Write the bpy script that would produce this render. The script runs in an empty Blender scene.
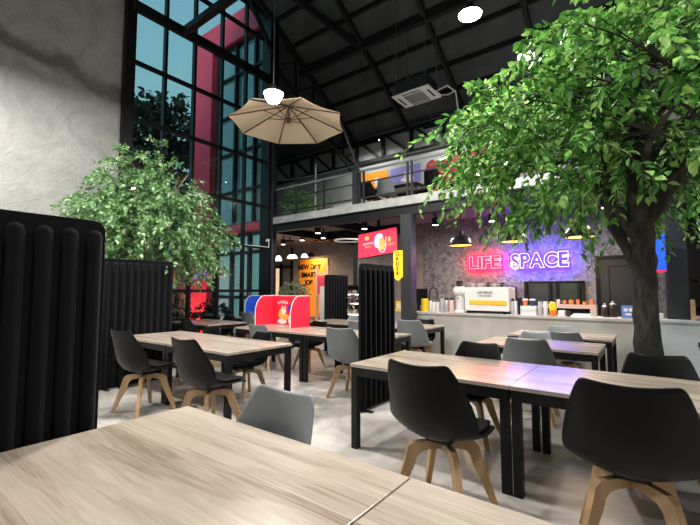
import bpy, bmesh, math, random
from math import sin, cos, pi, radians, atan, sqrt
from mathutils import Vector, Matrix, noise
S = bpy.context.scene
COL = S.collection
random.seed(7)

# ------------------------------------------------------------------ camera, world, exposure
FPX = 395.0
cam = bpy.data.objects.new('camera', bpy.data.cameras.new('camera'))
COL.objects.link(cam)
cam.location = (0, 0, 1.42)
cam.rotation_euler = (pi/2 + atan(27.5/FPX), 0, radians(37.2))
cam.data.sensor_width = 36.0
cam.data.lens = FPX/700*36
cam.data.clip_start = 0.05
S.camera = cam
S.view_settings.view_transform = 'Standard'
S.view_settings.look = 'None'
S.view_settings.gamma = 1.0
S.view_settings.use_curve_mapping = False
S.view_settings.exposure = 0.0
S.cycles.use_denoising = True
S.cycles.max_bounces = 8
S.cycles.transparent_max_bounces = 16
S.cycles.sample_clamp_indirect = 12.0

W = bpy.data.worlds.new('dusk_sky'); S.world = W; W.use_nodes = True
wn = W.node_tree.nodes; wl = W.node_tree.links
bgn = wn['Background']
tc = wn.new('ShaderNodeTexCoord'); sp = wn.new('ShaderNodeSeparateXYZ'); cr = wn.new('ShaderNodeValToRGB')
wl.new(tc.outputs['Generated'], sp.inputs[0]); wl.new(sp.outputs['Z'], cr.inputs[0]); wl.new(cr.outputs[0], bgn.inputs[0])
cr.color_ramp.elements[0].position = 0.45; cr.color_ramp.elements[0].color = (0.16, 0.33, 0.38, 1)
cr.color_ramp.elements[1].position = 0.95; cr.color_ramp.elements[1].color = (0.10, 0.25, 0.42, 1)
bgn.inputs[1].default_value = 1.5

LIGHT_W = 0.45
def area_lamp(name, loc, watts, size=0.4, color=(1, .96, .9), rot=(0, 0, 0), shape='DISK', parent=None, spread=180):
    d = bpy.data.lights.new(name, 'AREA'); d.energy = watts*LIGHT_W; d.shape = shape; d.size = size; d.color = color
    d.spread = radians(spread)
    o = bpy.data.objects.new(name, d); COL.objects.link(o); o.location = loc; o.rotation_euler = rot
    if parent: o.parent = parent
    return o

sd_ = bpy.data.lights.new('evening_sun', 'SUN'); sd_.energy = 2.2; sd_.angle = radians(20); sd_.color = (.85, .92, 1)
so_ = bpy.data.objects.new('evening_sun', sd_); COL.objects.link(so_); so_.rotation_euler = Vector((-.35, .75, -.45)).to_track_quat('-Z', 'Y').to_euler()  # added fill light that brightens the tower and outdoor trees

# ------------------------------------------------------------------ materials
MATS = {}
def mat(name, col, rough=.5, metal=0.0, emit=None, es=0.0, spec=.5, sheen=0):
    if name in MATS: return MATS[name]
    m = bpy.data.materials.new(name); m.use_nodes = True
    b = m.node_tree.nodes['Principled BSDF']
    b.inputs['Base Color'].default_value = (*col, 1); b.inputs['Roughness'].default_value = rough
    b.inputs['Metallic'].default_value = metal; b.inputs['Specular IOR Level'].default_value = spec
    if sheen: b.inputs['Sheen Weight'].default_value = sheen
    if emit: b.inputs['Emission Color'].default_value = (*emit, 1); b.inputs['Emission Strength'].default_value = es
    m.diffuse_color = (*col, 1)
    MATS[name] = m; return m
def nd(m, t, **k):
    n = m.node_tree.nodes.new(t)
    for a, v in k.items(): setattr(n, a, v)
    return n
def lk(m, a, b): m.node_tree.links.new(a, b)
def noisy(name, cols, scale=3, rough=.6, detail=6, bump=0, bscale=None, stretch=(1, 1, 1), dist=0.0, pos=(.35, .65), spec=.5, rrange=None, coord='Object'):
    """colour ramp driven by noise, plus optional bump"""
    m = mat(name, cols[0], rough, spec=spec); b = m.node_tree.nodes['Principled BSDF']
    t = nd(m, 'ShaderNodeTexCoord'); mp = nd(m, 'ShaderNodeMapping'); mp.inputs['Scale'].default_value = stretch
    n = nd(m, 'ShaderNodeTexNoise'); n.inputs['Scale'].default_value = scale; n.inputs['Detail'].default_value = detail
    n.inputs['Distortion'].default_value = dist
    r = nd(m, 'ShaderNodeValToRGB')
    e = r.color_ramp.elements; e[0].position = pos[0]; e[1].position = pos[1]
    e[0].color = (*cols[0], 1); e[1].color = (*cols[-1], 1)
    if len(cols) == 3:
        k = e.new((pos[0]+pos[1])/2); k.color = (*cols[1], 1)
    lk(m, t.outputs[coord], mp.inputs[0]); lk(m, mp.outputs[0], n.inputs['Vector']); lk(m, n.outputs[0], r.inputs[0])
    lk(m, r.outputs[0], b.inputs['Base Color'])
    if bump:
        n2 = nd(m, 'ShaderNodeTexNoise'); n2.inputs['Scale'].default_value = bscale or scale*6; n2.inputs['Detail'].default_value = 5
        n2.inputs['Distortion'].default_value = dist
        bp = nd(m, 'ShaderNodeBump'); bp.inputs['Strength'].default_value = bump; bp.inputs['Distance'].default_value = .02
        lk(m, mp.outputs[0], n2.inputs['Vector']); lk(m, n2.outputs[0], bp.inputs['Height']); lk(m, bp.outputs[0], b.inputs['Normal'])
    if rrange:
        mr = nd(m, 'ShaderNodeMapRange'); mr.inputs['To Min'].default_value = rrange[0]; mr.inputs['To Max'].default_value = rrange[1]
        lk(m, n.outputs[0], mr.inputs[0]); lk(m, mr.outputs[0], b.inputs['Roughness'])
    return m

blk = mat('black_steel', (.006, .0065, .0075), .45, spec=.3)
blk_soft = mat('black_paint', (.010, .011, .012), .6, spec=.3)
char = mat('charcoal_paint', (.018, .021, .026), .5)
colm = mat('column_paint', (.020, .024, .030), .5)
white = mat('white_plastic', (.75, .75, .74), .35)
offw = mat('warm_white', (.62, .58, .52), .5)
steel = mat('brushed_steel', (.5, .5, .52), .3, 1)
yellow = mat('yellow_plastic', (.9, .6, .02), .4)
red = mat('red_paint', (.72, .06, .11), .5)
redfab = mat('red_board', (.8, .015, .05), .5)
blueb = mat('blue_board', (.01, .09, .65), .5)
orange = mat('orange_paint', (.95, .32, .02), .5)
purple = mat('lilac_board', (.22, .2, .55), .5)
pinkm = mat('pale_pink', (.7, .45, .42), .5)
navy = mat('navy_plastic', (.03, .05, .2), .4)
dglass = mat('smoked_glass', (.03, .03, .035), .1)
screenred = mat('screen_red', (.3, .02, .05), .3, emit=(1, .045, .11), es=.95)
screenpink = mat('screen_pink', (.8, .5, .6), .3, emit=(1, .55, .75), es=1.0)
screenor = mat('screen_orange', (.8, .4, .1), .3, emit=(1, .35, .08), es=1.0)
lampw = mat('lamp_glow', (1, 1, 1), .5, emit=(1, .97, .93), es=60)
bulbw = mat('warm_glow', (1, .9, .7), .5, emit=(1, .62, .30), es=45)
downw = mat('downlight_glow', (1, 1, 1), .5, emit=(1, .95, .88), es=8)
signyel = mat('lit_yellow', (.9, .6, .02), .5, emit=(1, .68, .02), es=.75)
signblue = mat('lit_blue', (.02, .1, .8), .5, emit=(.01, .09, .85), es=.85)
neonred = mat('neon_red_tube', (1, .5, .5), .4, emit=(1, .26, .32), es=1.5)
neonblue = mat('neon_white_tube', (.9, .9, 1), .4, emit=(.50, .62, 1), es=2.0)
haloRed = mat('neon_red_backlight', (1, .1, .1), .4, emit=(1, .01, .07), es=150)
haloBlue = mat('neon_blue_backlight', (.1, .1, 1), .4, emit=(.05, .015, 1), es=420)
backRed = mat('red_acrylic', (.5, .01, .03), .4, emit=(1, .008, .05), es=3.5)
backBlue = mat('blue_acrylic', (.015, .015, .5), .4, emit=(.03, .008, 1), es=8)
umbm = mat('canopy_cloth', (.80, .67, .48), .85)
shell_b = mat('black_shell', (.003, .0034, .0036), .42, spec=.22)
shell_g = mat('grey_shell', (.20, .22, .232), .42)
pad_b = mat('black_pad', (.004, .0042, .0045), .4, spec=.4)
pad_g = mat('grey_pad', (.18, .19, .2), .5)
felt = noisy('felt', [(.002, .0024, .0038), (.005, .006, .0085)], 220, .95, bump=.25, bscale=400)
felt.node_tree.nodes['Principled BSDF'].inputs['Sheen Weight'].default_value = .06
felt.node_tree.nodes['Principled BSDF'].inputs['Specular IOR Level'].default_value = .15
legwood = noisy('leg_wood', [(.38, .24, .12), (.52, .35, .19)], 14, .5, stretch=(1, 1, .15))
bark = noisy('bark', [(.008, .008, .006), (.055, .052, .042)], 9, .85, bump=1.0, bscale=22, stretch=(1, 1, .45), dist=1.2)
bark2 = noisy('pale_bark', [(.12, .10, .08), (.24, .2, .16)], 12, .85, bump=.5, bscale=30)
soil = noisy('soil', [(.03, .022, .015), (.07, .05, .035)], 40, .95)
conc_edge = noisy('slab_concrete', [(.36, .37, .37), (.5, .5, .49)], 4, .8, bump=.2, bscale=18)
counter_m = noisy('counter_concrete', [(.36, .34, .31), (.46, .44, .41)], 2.2, .6, dist=.8, bump=.05)
counter_g = noisy('grey_counter_paint', [(.36, .40, .44), (.42, .46, .50)], 2, .5)  # flat bluish grey for the right end of the counter
ceil_low = noisy('under_ceiling', [(.17, .14, .135), (.2, .17, .16)], 2, .8)
rearwall_m = noisy('rear_wall', [(.36, .39, .41), (.46, .49, .5)], 1.2, .8)
brownwall = noisy('grey_brown_wall', [(.17, .14, .13), (.25, .21, .2)], 5, .8, bump=.3, bscale=14)
roofm = noisy('roof_sheet', [(.034, .038, .043), (.066, .072, .078)], 1.7, .62, bump=.25, bscale=6, dist=.5, pos=(.3, .7))

def wall_concrete():
    m = mat('trowelled_concrete', (.4, .4, .39), .62); b = m.node_tree.nodes['Principled BSDF']
    t = nd(m, 'ShaderNodeTexCoord')
    n = nd(m, 'ShaderNodeTexNoise'); n.inputs['Scale'].default_value = 1.3; n.inputs['Detail'].default_value = 8; n.inputs['Roughness'].default_value = .65; n.inputs['Distortion'].default_value = 1.5
    r = nd(m, 'ShaderNodeValToRGB'); e = r.color_ramp.elements
    e[0].position = .3; e[0].color = (.27, .275, .27, 1); e[1].position = .7; e[1].color = (.43, .43, .42, 1)
    lk(m, t.outputs['Object'], n.inputs['Vector']); lk(m, n.outputs[0], r.inputs[0])
    # water stain running along the wall at about 5.6 m
    s = nd(m, 'ShaderNodeSeparateXYZ'); lk(m, t.outputs['Object'], s.inputs[0])
    n3 = nd(m, 'ShaderNodeTexNoise'); n3.inputs['Scale'].default_value = 1.6; n3.inputs['Detail'].default_value = 6; lk(m, t.outputs['Object'], n3.inputs['Vector'])
    ma = nd(m, 'ShaderNodeMath', operation='MULTIPLY_ADD'); lk(m, n3.outputs[0], ma.inputs[0]); ma.inputs[1].default_value = .9; lk(m, s.outputs['Z'], ma.inputs[2])
    sl = nd(m, 'ShaderNodeMath', operation='MULTIPLY_ADD'); lk(m, s.outputs['Y'], sl.inputs[0]); sl.inputs[1].default_value = .16; lk(m, ma.outputs[0], sl.inputs[2])
    r2 = nd(m, 'ShaderNodeValToRGB'); e2 = r2.color_ramp.elements
    mr = nd(m, 'ShaderNodeMapRange'); mr.inputs['From Min'].default_value = 6.15; mr.inputs['From Max'].default_value = 6.75; lk(m, sl.outputs[0], mr.inputs[0]); lk(m, mr.outputs[0], r2.inputs[0])
    e2[0].position = 0; e2[0].color = (1, 1, 1, 1); e2[1].position = 1; e2[1].color = (1, 1, 1, 1)
    k = e2.new(.12); k.color = (1, 1, 1, 1); k = e2.new(.38); k.color = (.40, .39, .36, 1); k = e2.new(.62); k.color = (.46, .45, .42, 1); k = e2.new(.85); k.color = (1, 1, 1, 1)
    mx = nd(m, 'ShaderNodeMix', data_type='RGBA', blend_type='MULTIPLY'); mx.inputs[0].default_value = 1
    lk(m, r.outputs[0], mx.inputs[6]); lk(m, r2.outputs[0], mx.inputs[7]); lk(m, mx.outputs[2], b.inputs['Base Color'])
    n2 = nd(m, 'ShaderNodeTexNoise'); n2.inputs['Scale'].default_value = 4.5; n2.inputs['Detail'].default_value = 6; n2.inputs['Distortion'].default_value = 3.0
    lk(m, t.outputs['Object'], n2.inputs['Vector'])
    bp = nd(m, 'ShaderNodeBump'); bp.inputs['Strength'].default_value = .55; bp.inputs['Distance'].default_value = .05
    lk(m, n2.outputs[0], bp.inputs['Height']); lk(m, bp.outputs[0], b.inputs['Normal'])
    return m
wallm = wall_concrete()
# rough render wall behind the bar
barwall = noisy('rough_grey_render', [(.07, .07, .08), (.29, .29, .315)], 13, .6, detail=8, bump=1.0, bscale=17, dist=1.0, pos=(.3, .7))

def floor_mat():
    m = mat('polished_concrete', (.3, .3, .29), .3); b = m.node_tree.nodes['Principled BSDF']
    t = nd(m, 'ShaderNodeTexCoord')
    n = nd(m, 'ShaderNodeTexNoise'); n.inputs['Scale'].default_value = 1.6; n.inputs['Detail'].default_value = 9; n.inputs['Roughness'].default_value = .62; n.inputs['Distortion'].default_value = 1.0
    r = nd(m, 'ShaderNodeValToRGB'); e = r.color_ramp.elements
    e[0].position = .3; e[0].color = (.21, .20, .19, 1); e[1].position = .64; e[1].color = (.52, .495, .46, 1)
    lk(m, t.outputs['Object'], n.inputs['Vector']); lk(m, n.outputs[0], r.inputs[0]); lk(m, r.outputs[0], b.inputs['Base Color'])
    mr = nd(m, 'ShaderNodeMapRange'); mr.inputs['To Min'].default_value = .2; mr.inputs['To Max'].default_value = .42; lk(m, n.outputs[0], mr.inputs[0]); lk(m, mr.outputs[0], b.inputs['Roughness'])
    return m
floorm = floor_mat()

def wood_top():
    m = mat('oak_laminate', (.45, .38, .3), .3); b = m.node_tree.nodes['Principled BSDF']
    t = nd(m, 'ShaderNodeTexCoord'); oi = nd(m, 'ShaderNodeObjectInfo')
    ad = nd(m, 'ShaderNodeVectorMath', operation='MULTIPLY_ADD'); lk(m, oi.outputs['Location'], ad.inputs[0]); ad.inputs[1].default_value = (1, 1, 1); lk(m, t.outputs['Object'], ad.inputs[2])
    # planks 0.2 m wide running along X
    s = nd(m, 'ShaderNodeSeparateXYZ'); lk(m, ad.outputs[0], s.inputs[0])
    pl = nd(m, 'ShaderNodeMath', operation='MULTIPLY'); pl.inputs[1].default_value = 5.2; lk(m, s.outputs['Y'], pl.inputs[0])
    fl = nd(m, 'ShaderNodeMath', operation='FLOOR'); lk(m, pl.outputs[0], fl.inputs[0])
    wn_ = nd(m, 'ShaderNodeTexWhiteNoise', noise_dimensions='1D'); lk(m, fl.outputs[0], wn_.inputs['W'])
    cb = nd(m, 'ShaderNodeCombineXYZ')
    xo = nd(m, 'ShaderNodeMath', operation='MULTIPLY_ADD'); lk(m, wn_.outputs['Value'], xo.inputs[0]); xo.inputs[1].default_value = 17; lk(m, s.outputs['X'], xo.inputs[2])
    lk(m, xo.outputs[0], cb.inputs['X']); lk(m, s.outputs['Y'], cb.inputs['Y'])
    mp = nd(m, 'ShaderNodeMapping'); mp.inputs['Scale'].default_value = (.55, 5.5, 1); lk(m, cb.outputs[0], mp.inputs[0])
    n = nd(m, 'ShaderNodeTexNoise'); n.inputs['Scale'].default_value = 1.5; n.inputs['Detail'].default_value = 3; n.inputs['Distortion'].default_value = .3; lk(m, mp.outputs[0], n.inputs['Vector'])
    mp2 = nd(m, 'ShaderNodeMapping'); mp2.inputs['Scale'].default_value = (2.5, 70, 1); lk(m, cb.outputs[0], mp2.inputs[0])
    n2 = nd(m, 'ShaderNodeTexNoise'); n2.inputs['Scale'].default_value = 1.5; n2.inputs['Detail'].default_value = 5; lk(m, mp2.outputs[0], n2.inputs['Vector'])
    # rings
    sn = nd(m, 'ShaderNodeMath', operation='MULTIPLY'); lk(m, n.outputs[0], sn.inputs[0]); sn.inputs[1].default_value = 62
    si = nd(m, 'ShaderNodeMath', operation='SINE'); lk(m, sn.outputs[0], si.inputs[0])
    a1 = nd(m, 'ShaderNodeMath', operation='MULTIPLY_ADD'); lk(m, si.outputs[0], a1.inputs[0]); a1.inputs[1].default_value = .045; lk(m, n.outputs[0], a1.inputs[2])
    a2 = nd(m, 'ShaderNodeMath', operation='MULTIPLY_ADD'); lk(m, n2.outputs[0], a2.inputs[0]); a2.inputs[1].default_value = .42; lk(m, a1.outputs[0], a2.inputs[2])
    a3 = nd(m, 'ShaderNodeMath', operation='MULTIPLY_ADD'); lk(m, wn_.outputs['Value'], a3.inputs[0]); a3.inputs[1].default_value = .10; lk(m, a2.outputs[0], a3.inputs[2])
    r = nd(m, 'ShaderNodeValToRGB'); e = r.color_ramp.elements
    e[0].position = .52; e[0].color = (.25, .195, .15, 1); e[1].position = 1.0; e[1].color = (.48, .415, .345, 1)
    k = e.new(.74); k.color = (.385, .325, .265, 1)
    lk(m, a3.outputs[0], r.inputs[0]); lk(m, r.outputs[0], b.inputs['Base Color'])
    b.inputs['Roughness'].default_value = .24; b.inputs['Specular IOR Level'].default_value = .75
    return m
woodm = wood_top()
edgem = mat('laminate_edge', (.33, .28, .23), .5)

def leaf_mat(name, dark, mid, light, rough=.4):
    m = mat(name, mid, rough); nt = m.node_tree; b = nt.nodes['Principled BSDF']
    g = nd(m, 'ShaderNodeNewGeometry'); r = nd(m, 'ShaderNodeValToRGB'); e = r.color_ramp.elements
    e[0].position = 0; e[0].color = (*dark, 1); e[1].position = 1; e[1].color = (*light, 1)
    k = e.new(.55); k.color = (*mid, 1)
    lk(m, g.outputs['Random Per Island'], r.inputs[0]); lk(m, r.outputs[0], b.inputs['Base Color'])
    tr = nd(m, 'ShaderNodeBsdfTranslucent'); lk(m, r.outputs[0], tr.inputs[0])
    mx = nd(m, 'ShaderNodeMixShader'); mx.inputs[0].default_value = .35
    out = nt.nodes['Material Output']; lk(m, b.outputs[0], mx.inputs[1]); lk(m, tr.outputs[0], mx.inputs[2]); lk(m, mx.outputs[0], out.inputs[0])
    return m
leafA = leaf_mat('ficus_leaf', (.03, .11, .02), (.14, .40, .075), (.46, .74, .22), .34)
leafB = leaf_mat('pale_ficus_leaf', (.06, .17, .05), (.20, .42, .15), (.52, .72, .42), .33)
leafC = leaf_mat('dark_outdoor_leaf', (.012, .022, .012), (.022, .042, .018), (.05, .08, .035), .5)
leafD = leaf_mat('grey_green_leaf', (.08, .12, .07), (.16, .22, .12), (.35, .4, .25), .5)
leafW = leaf_mat('dried_leaf', (.05, .05, .05), (.3, .28, .26), (.7, .68, .64), .6)

def glass_mat(name, tint, refl=.16):
    m = bpy.data.materials.new(name); m.use_nodes = True; nt = m.node_tree; nt.nodes.clear()
    o = nd(m, 'ShaderNodeOutputMaterial'); t = nd(m, 'ShaderNodeBsdfTransparent'); t.inputs[0].default_value = (*tint, 1)
    g = nd(m, 'ShaderNodeBsdfGlossy'); g.inputs['Roughness'].default_value = .0; g.inputs[0].default_value = (.9, .95, .95, 1)
    lw = nd(m, 'ShaderNodeLayerWeight'); lw.inputs[0].default_value = .25
    mr = nd(m, 'ShaderNodeMapRange'); mr.inputs['To Min'].default_value = refl*.5; mr.inputs['To Max'].default_value = refl*3; lk(m, lw.outputs['Facing'], mr.inputs[0])
    mx = nd(m, 'ShaderNodeMixShader'); lk(m, mr.outputs[0], mx.inputs[0]); lk(m, t.outputs[0], mx.inputs[1]); lk(m, g.outputs[0], mx.inputs[2]); lk(m, mx.outputs[0], o.inputs[0])
    MATS[name] = m; return m
glass = glass_mat('window_glass', (.92, .97, .97), .07)
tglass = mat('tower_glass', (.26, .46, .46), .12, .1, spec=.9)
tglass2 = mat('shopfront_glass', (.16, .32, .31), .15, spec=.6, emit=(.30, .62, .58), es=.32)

# ------------------------------------------------------------------ mesh helpers
class MB:
    def __init__(s): s.v = []; s.f = []; s.mi = []
    def add(s, vs, fs, mi=0):
        n = len(s.v); s.v += [tuple(p) for p in vs]; s.f += [tuple(i+n for i in f) for f in fs]; s.mi += [mi]*len(fs); return s
    def box(s, a, b, mi=0):
        x0, x1 = sorted((a[0], b[0])); y0, y1 = sorted((a[1], b[1])); z0, z1 = sorted((a[2], b[2]))
        v = [(x0, y0, z0), (x1, y0, z0), (x1, y1, z0), (x0, y1, z0), (x0, y0, z1), (x1, y0, z1), (x1, y1, z1), (x0, y1, z1)]
        return s.add(v, [(0, 3, 2, 1), (4, 5, 6, 7), (0, 1, 5, 4), (1, 2, 6, 5), (2, 3, 7, 6), (3, 0, 4, 7)], mi)
    def cbox(s, c, d, mi=0): return s.box([c[i]-d[i]/2 for i in range(3)], [c[i]+d[i]/2 for i in range(3)], mi)
    def bar(s, p, q, w, h=None, mi=0):
        """rectangular bar between two points; h is the height-ish dimension"""
        h = h or w; p = Vector(p); q = Vector(q); d = (q-p).normalized()
        u = Vector((0, 0, 1)) if abs(d.z) < .95 else Vector((0, 1, 0))
        r = d.cross(u).normalized(); u = r.cross(d).normalized()
        o = [r*w/2+u*h/2, -r*w/2+u*h/2, -r*w/2-u*h/2, r*w/2-u*h/2]
        return s.add([p+k for k in o]+[q+k for k in o], [(0, 1, 2, 3), (7, 6, 5, 4), (0, 4, 5, 1), (1, 5, 6, 2), (2, 6, 7, 3), (3, 7, 4, 0)], mi)
    def tube(s, pts, rad, n=8, mi=0, cap=True):
        pts = [Vector(p) for p in pts]; rad = rad if hasattr(rad, '__len__') else [rad]*len(pts)
        vs = []; fs = []; pu = None
        for i, p in enumerate(pts):
            d = (pts[min(i+1, len(pts)-1)]-pts[max(i-1, 0)]).normalized()
            if pu is None: pu = Vector((0, 0, 1)) if abs(d.z) < .9 else Vector((1, 0, 0))
            r = d.cross(pu).normalized(); u = r.cross(d).normalized(); pu = u
            for k in range(n):
                a = 2*pi*k/n; vs.append(p+(r*cos(a)+u*sin(a))*rad[i])
        for i in range(len(pts)-1):
            for k in range(n):
                a = i*n+k; b = i*n+(k+1) % n; fs.append((a, b, b+n, a+n))
        if cap: fs.append(tuple(range(n-1, -1, -1))); fs.append(tuple((len(pts)-1)*n+k for k in range(n)))
        return s.add(vs, fs, mi)
    def lathe(s, prof, n=20, c=(0, 0, 0), mi=0):
        vs = []; fs = []
        for r, z in prof:
            for k in range(n): vs.append((c[0]+r*cos(2*pi*k/n), c[1]+r*sin(2*pi*k/n), c[2]+z))
        for i in range(len(prof)-1):
            for k in range(n):
                a = i*n+k; b = i*n+(k+1) % n; fs.append((a, b, b+n, a+n))
        fs.append(tuple(range(n-1, -1, -1))); fs.append(tuple((len(prof)-1)*n+k for k in range(n)))
        return s.add(vs, fs, mi)
    def prism(s, poly, axis, a, b, mi=0):
        """extrude 2-D polygon along axis from a to b"""
        def P(u, v, t): return {'x': (t, u, v), 'y': (u, t, v), 'z': (u, v, t)}[axis]
        n = len(poly); vs = [P(*p, a) for p in poly]+[P(*p, b) for p in poly]
        fs = [tuple(range(n)), tuple(range(2*n-1, n-1, -1))]+[(i, n+i, n+(i+1) % n, (i+1) % n) for i in range(n)]
        return s.add(vs, fs, mi)
    def build(s, name, m, parent=None, smooth=False, bevel=0, loc=None):
        me = bpy.data.meshes.new(name); me.from_pydata(s.v, [], s.f)
        for k in (m if isinstance(m, (list, tuple)) else [m]): me.materials.append(k)
        if isinstance(m, (list, tuple)): me.polygons.foreach_set('material_index', s.mi)
        bm = bmesh.new(); bm.from_mesh(me); bmesh.ops.recalc_face_normals(bm, faces=bm.faces)
        if bevel: bmesh.ops.bevel(bm, geom=list(bm.edges), offset=bevel, segments=2, affect='EDGES', profile=.6)
        bm.to_mesh(me); bm.free()
        if smooth:
            me.polygons.foreach_set('use_smooth', [True]*len(me.polygons))
            if smooth == 'auto':
                try: me.set_sharp_from_angle(angle=radians(40))
                except Exception: pass
        o = bpy.data.objects.new(name, me); COL.objects.link(o)
        if parent: o.parent = parent
        if loc: o.location = loc
        return o
def struct(o, **k):
    o['kind'] = 'structure'
    return o
def tag(o, label, cat, group=None, kind=None):
    o['label'] = label; o['category'] = cat
    if group: o['group'] = group
    if kind: o['kind'] = kind
    return o
def empty(name, loc=(0, 0, 0), rz=0, label=None, cat=None, group=None):
    o = bpy.data.objects.new(name, None); COL.objects.link(o); o.location = loc; o.rotation_euler = (0, 0, rz); o.empty_display_size = .1
    if label: tag(o, label, cat, group)
    return o
def copy_tree(o, parent=None):
    c = o.copy(); COL.objects.link(c); c.parent = parent
    for ch in list(o.children): copy_tree(ch, c)
    return c
def bake(o):
    dg = bpy.context.evaluated_depsgraph_get(); me = bpy.data.meshes.new_from_object(o.evaluated_get(dg))
    o.modifiers.clear(); o.data = me; return o
def text(s, name, m, parent, size, extrude=.002, offset=0, outline=None, mat4=None, align='CENTER'):
    cu = bpy.data.curves.new(name, 'FONT'); cu.body = s; cu.size = size; cu.align_x = align; cu.align_y = 'CENTER'; cu.offset = offset
    cu.extrude = extrude
    if outline: cu.fill_mode = 'NONE'; cu.bevel_depth = outline; cu.extrude = 0; cu.bevel_resolution = 1; cu.resolution_u = 4
    t = bpy.data.objects.new(name, cu); COL.objects.link(t)
    dg = bpy.context.evaluated_depsgraph_get(); me = bpy.data.meshes.new_from_object(t.evaluated_get(dg))
    bpy.data.objects.remove(t); me.materials.clear(); me.materials.append(m)
    o = bpy.data.objects.new(name, me); COL.objects.link(o)
    if parent: o.parent = parent
    if mat4 is not None: o.matrix_local = mat4
    return o
def facing(x, y, z, rz=0, tilt=pi/2):   # text standing upright facing -Y, turned by rz
    return Matrix.Translation((x, y, z)) @ Matrix.Rotation(rz, 4, 'Z') @ Matrix.Rotation(tilt, 4, 'X')

# ------------------------------------------------------------------ the setting
XW = -8.6; YF = 7.3; ZS = 3.41
MB().box((-13.6, 7.3, -.1), (6, 12, 0)).box((-8.75, -5, -.1), (6, 7.3, 0)).build('floor', floorm); struct(bpy.data.objects['floor'])
struct(MB().box((-30, -12, -.3), (-8.8, 14, -.11)).build('ground_outside', noisy('paving', [(.1, .1, .1), (.17, .17, .16)], 3, .8)))
struct(MB().box((XW-.15, -5, 0), (XW, 3.5, 11)).build('wall_left', wallm))
struct(MB().box((6, -5, 0), (6.15, 11.4, 11)).build('wall_right', wallm))
struct(MB().box((XW-.15, -5.15, 0), (6.15, -5, 9.5)).build('wall_back', wallm))
# roof: slope down towards the balcony (0.6), ridge at y = 3
def rz_(y): return 6.9 + .6*(11.3-y)
RY = 3.0
rb = MB().add([(XW-.3, RY, rz_(RY)), (6.3, RY, rz_(RY)), (6.3, 11.6, rz_(11.6)), (XW-.3, 11.6, rz_(11.6)),
               (XW-.3, RY, rz_(RY)+.15), (6.3, RY, rz_(RY)+.15), (6.3, 11.6, rz_(11.6)+.15), (XW-.3, 11.6, rz_(11.6)+.15)],
              [(0, 1, 2, 3), (7, 6, 5, 4), (0, 4, 5, 1), (2, 6, 7, 3), (1, 5, 6, 2), (0, 3, 7, 4)])
zb = rz_(RY)-.6*(RY+5.2)
rb.add([(XW-.3, -5.2, zb), (6.3, -5.2, zb), (6.3, RY, rz_(RY)), (XW-.3, RY, rz_(RY)), (XW-.3, -5.2, zb+.15), (6.3, -5.2, zb+.15), (6.3, RY, rz_(RY)+.15), (XW-.3, RY, rz_(RY)+.15)],
       [(0, 1, 2, 3), (7, 6, 5, 4), (0, 4, 5, 1), (2, 6, 7, 3), (1, 5, 6, 2), (0, 3, 7, 4)])
struct(rb.build('ceiling', roofm))
tn = [0]
def trim(mb, m=blk_soft, parent=None, bevel=0):
    tn[0] += 1
    return struct(mb.build('trim_%d' % tn[0], m, parent, bevel=bevel))
for x in (-8.35, -6.2, -4.25, -2.05, .1, 2.2, 4.3):
    trim(MB().bar((x, RY, rz_(RY)-.12), (x, 11.4, rz_(11.4)-.12), .10, .16))
for y, w in ((4.6, .07), (5.3, .07), (6.0, .07), (6.7, .07), (7.4, .07), (8.1, .07), (8.75, .15), (9.35, .07), (10.0, .07), (10.65, .07)):
    trim(MB().box((XW, y-w/2, rz_(y)-.02-(.22 if w > .1 else .09)), (6, y+w/2, rz_(y)+.01)))
trim(MB().bar((-7.3, 6.9, rz_(6.9)-.3), (-6.25, 8.75, rz_(8.75)-.15), .13, .13))
# gable truss against the dark end wall
g = MB()
for i in range(5):
    y = 7.6+i*.8; g.bar((-8.5, y, rz_(y)-1.1), (-8.5, y, rz_(y)-.1), .06)
    g.bar((-8.5, y, rz_(y)-1.1), (-8.5, y+.8, rz_(y+.8)-.15), .05)
g.bar((-8.5, 7.4, rz_(7.4)-1.15), (-8.5, 11.3, rz_(11.3)-1.15), .08)
trim(g)
# lattice truss along the rear wall
zl, zh, YR = 5.92, 6.7, 11.3
trim(MB().bar((-12.8, YR-.08, zh), (6, YR-.08, zh), .1)); trim(MB().bar((-12.8, YR-.08, zl), (6, YR-.08, zl), .1))
g = MB(); x = -12.6
while x < 5.5:
    g.bar((x, YR-.08, zl), (x, YR-.08, zh), .1); g.bar((x+.1, YR-.08, zh), (x+1.0, YR-.08, zl), .08); x += 1.1
trim(g)
struct(MB().box((-13.6, YR, 0), (6.15, YR+.15, 5.8)).build('wall_rear', rearwall_m))
trim(MB().box((-13.6, YR+.05, 5.8), (6.15, YR+.15, 7.2)), rearwall_m)
struct(MB().box((-12.9, 7.7, 3.3), (-12.8, YR, 9.3)).build('wall_annex', blk_soft))
struct(MB().add([(-13, 7.7, rz_(7.7)), (XW-.3, 7.7, rz_(7.7)), (XW-.3, 11.6, rz_(11.6)), (-13, 11.6, rz_(11.6)), (-13, 7.7, rz_(7.7)+.15), (XW-.3, 7.7, rz_(7.7)+.15), (XW-.3, 11.6, rz_(11.6)+.15), (-13, 11.6, rz_(11.6)+.15)],
              [(0, 1, 2, 3), (7, 6, 5, 4), (0, 4, 5, 1), (2, 6, 7, 3), (1, 5, 6, 2), (0, 3, 7, 4)]).build('ceiling_annex', roofm))

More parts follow.
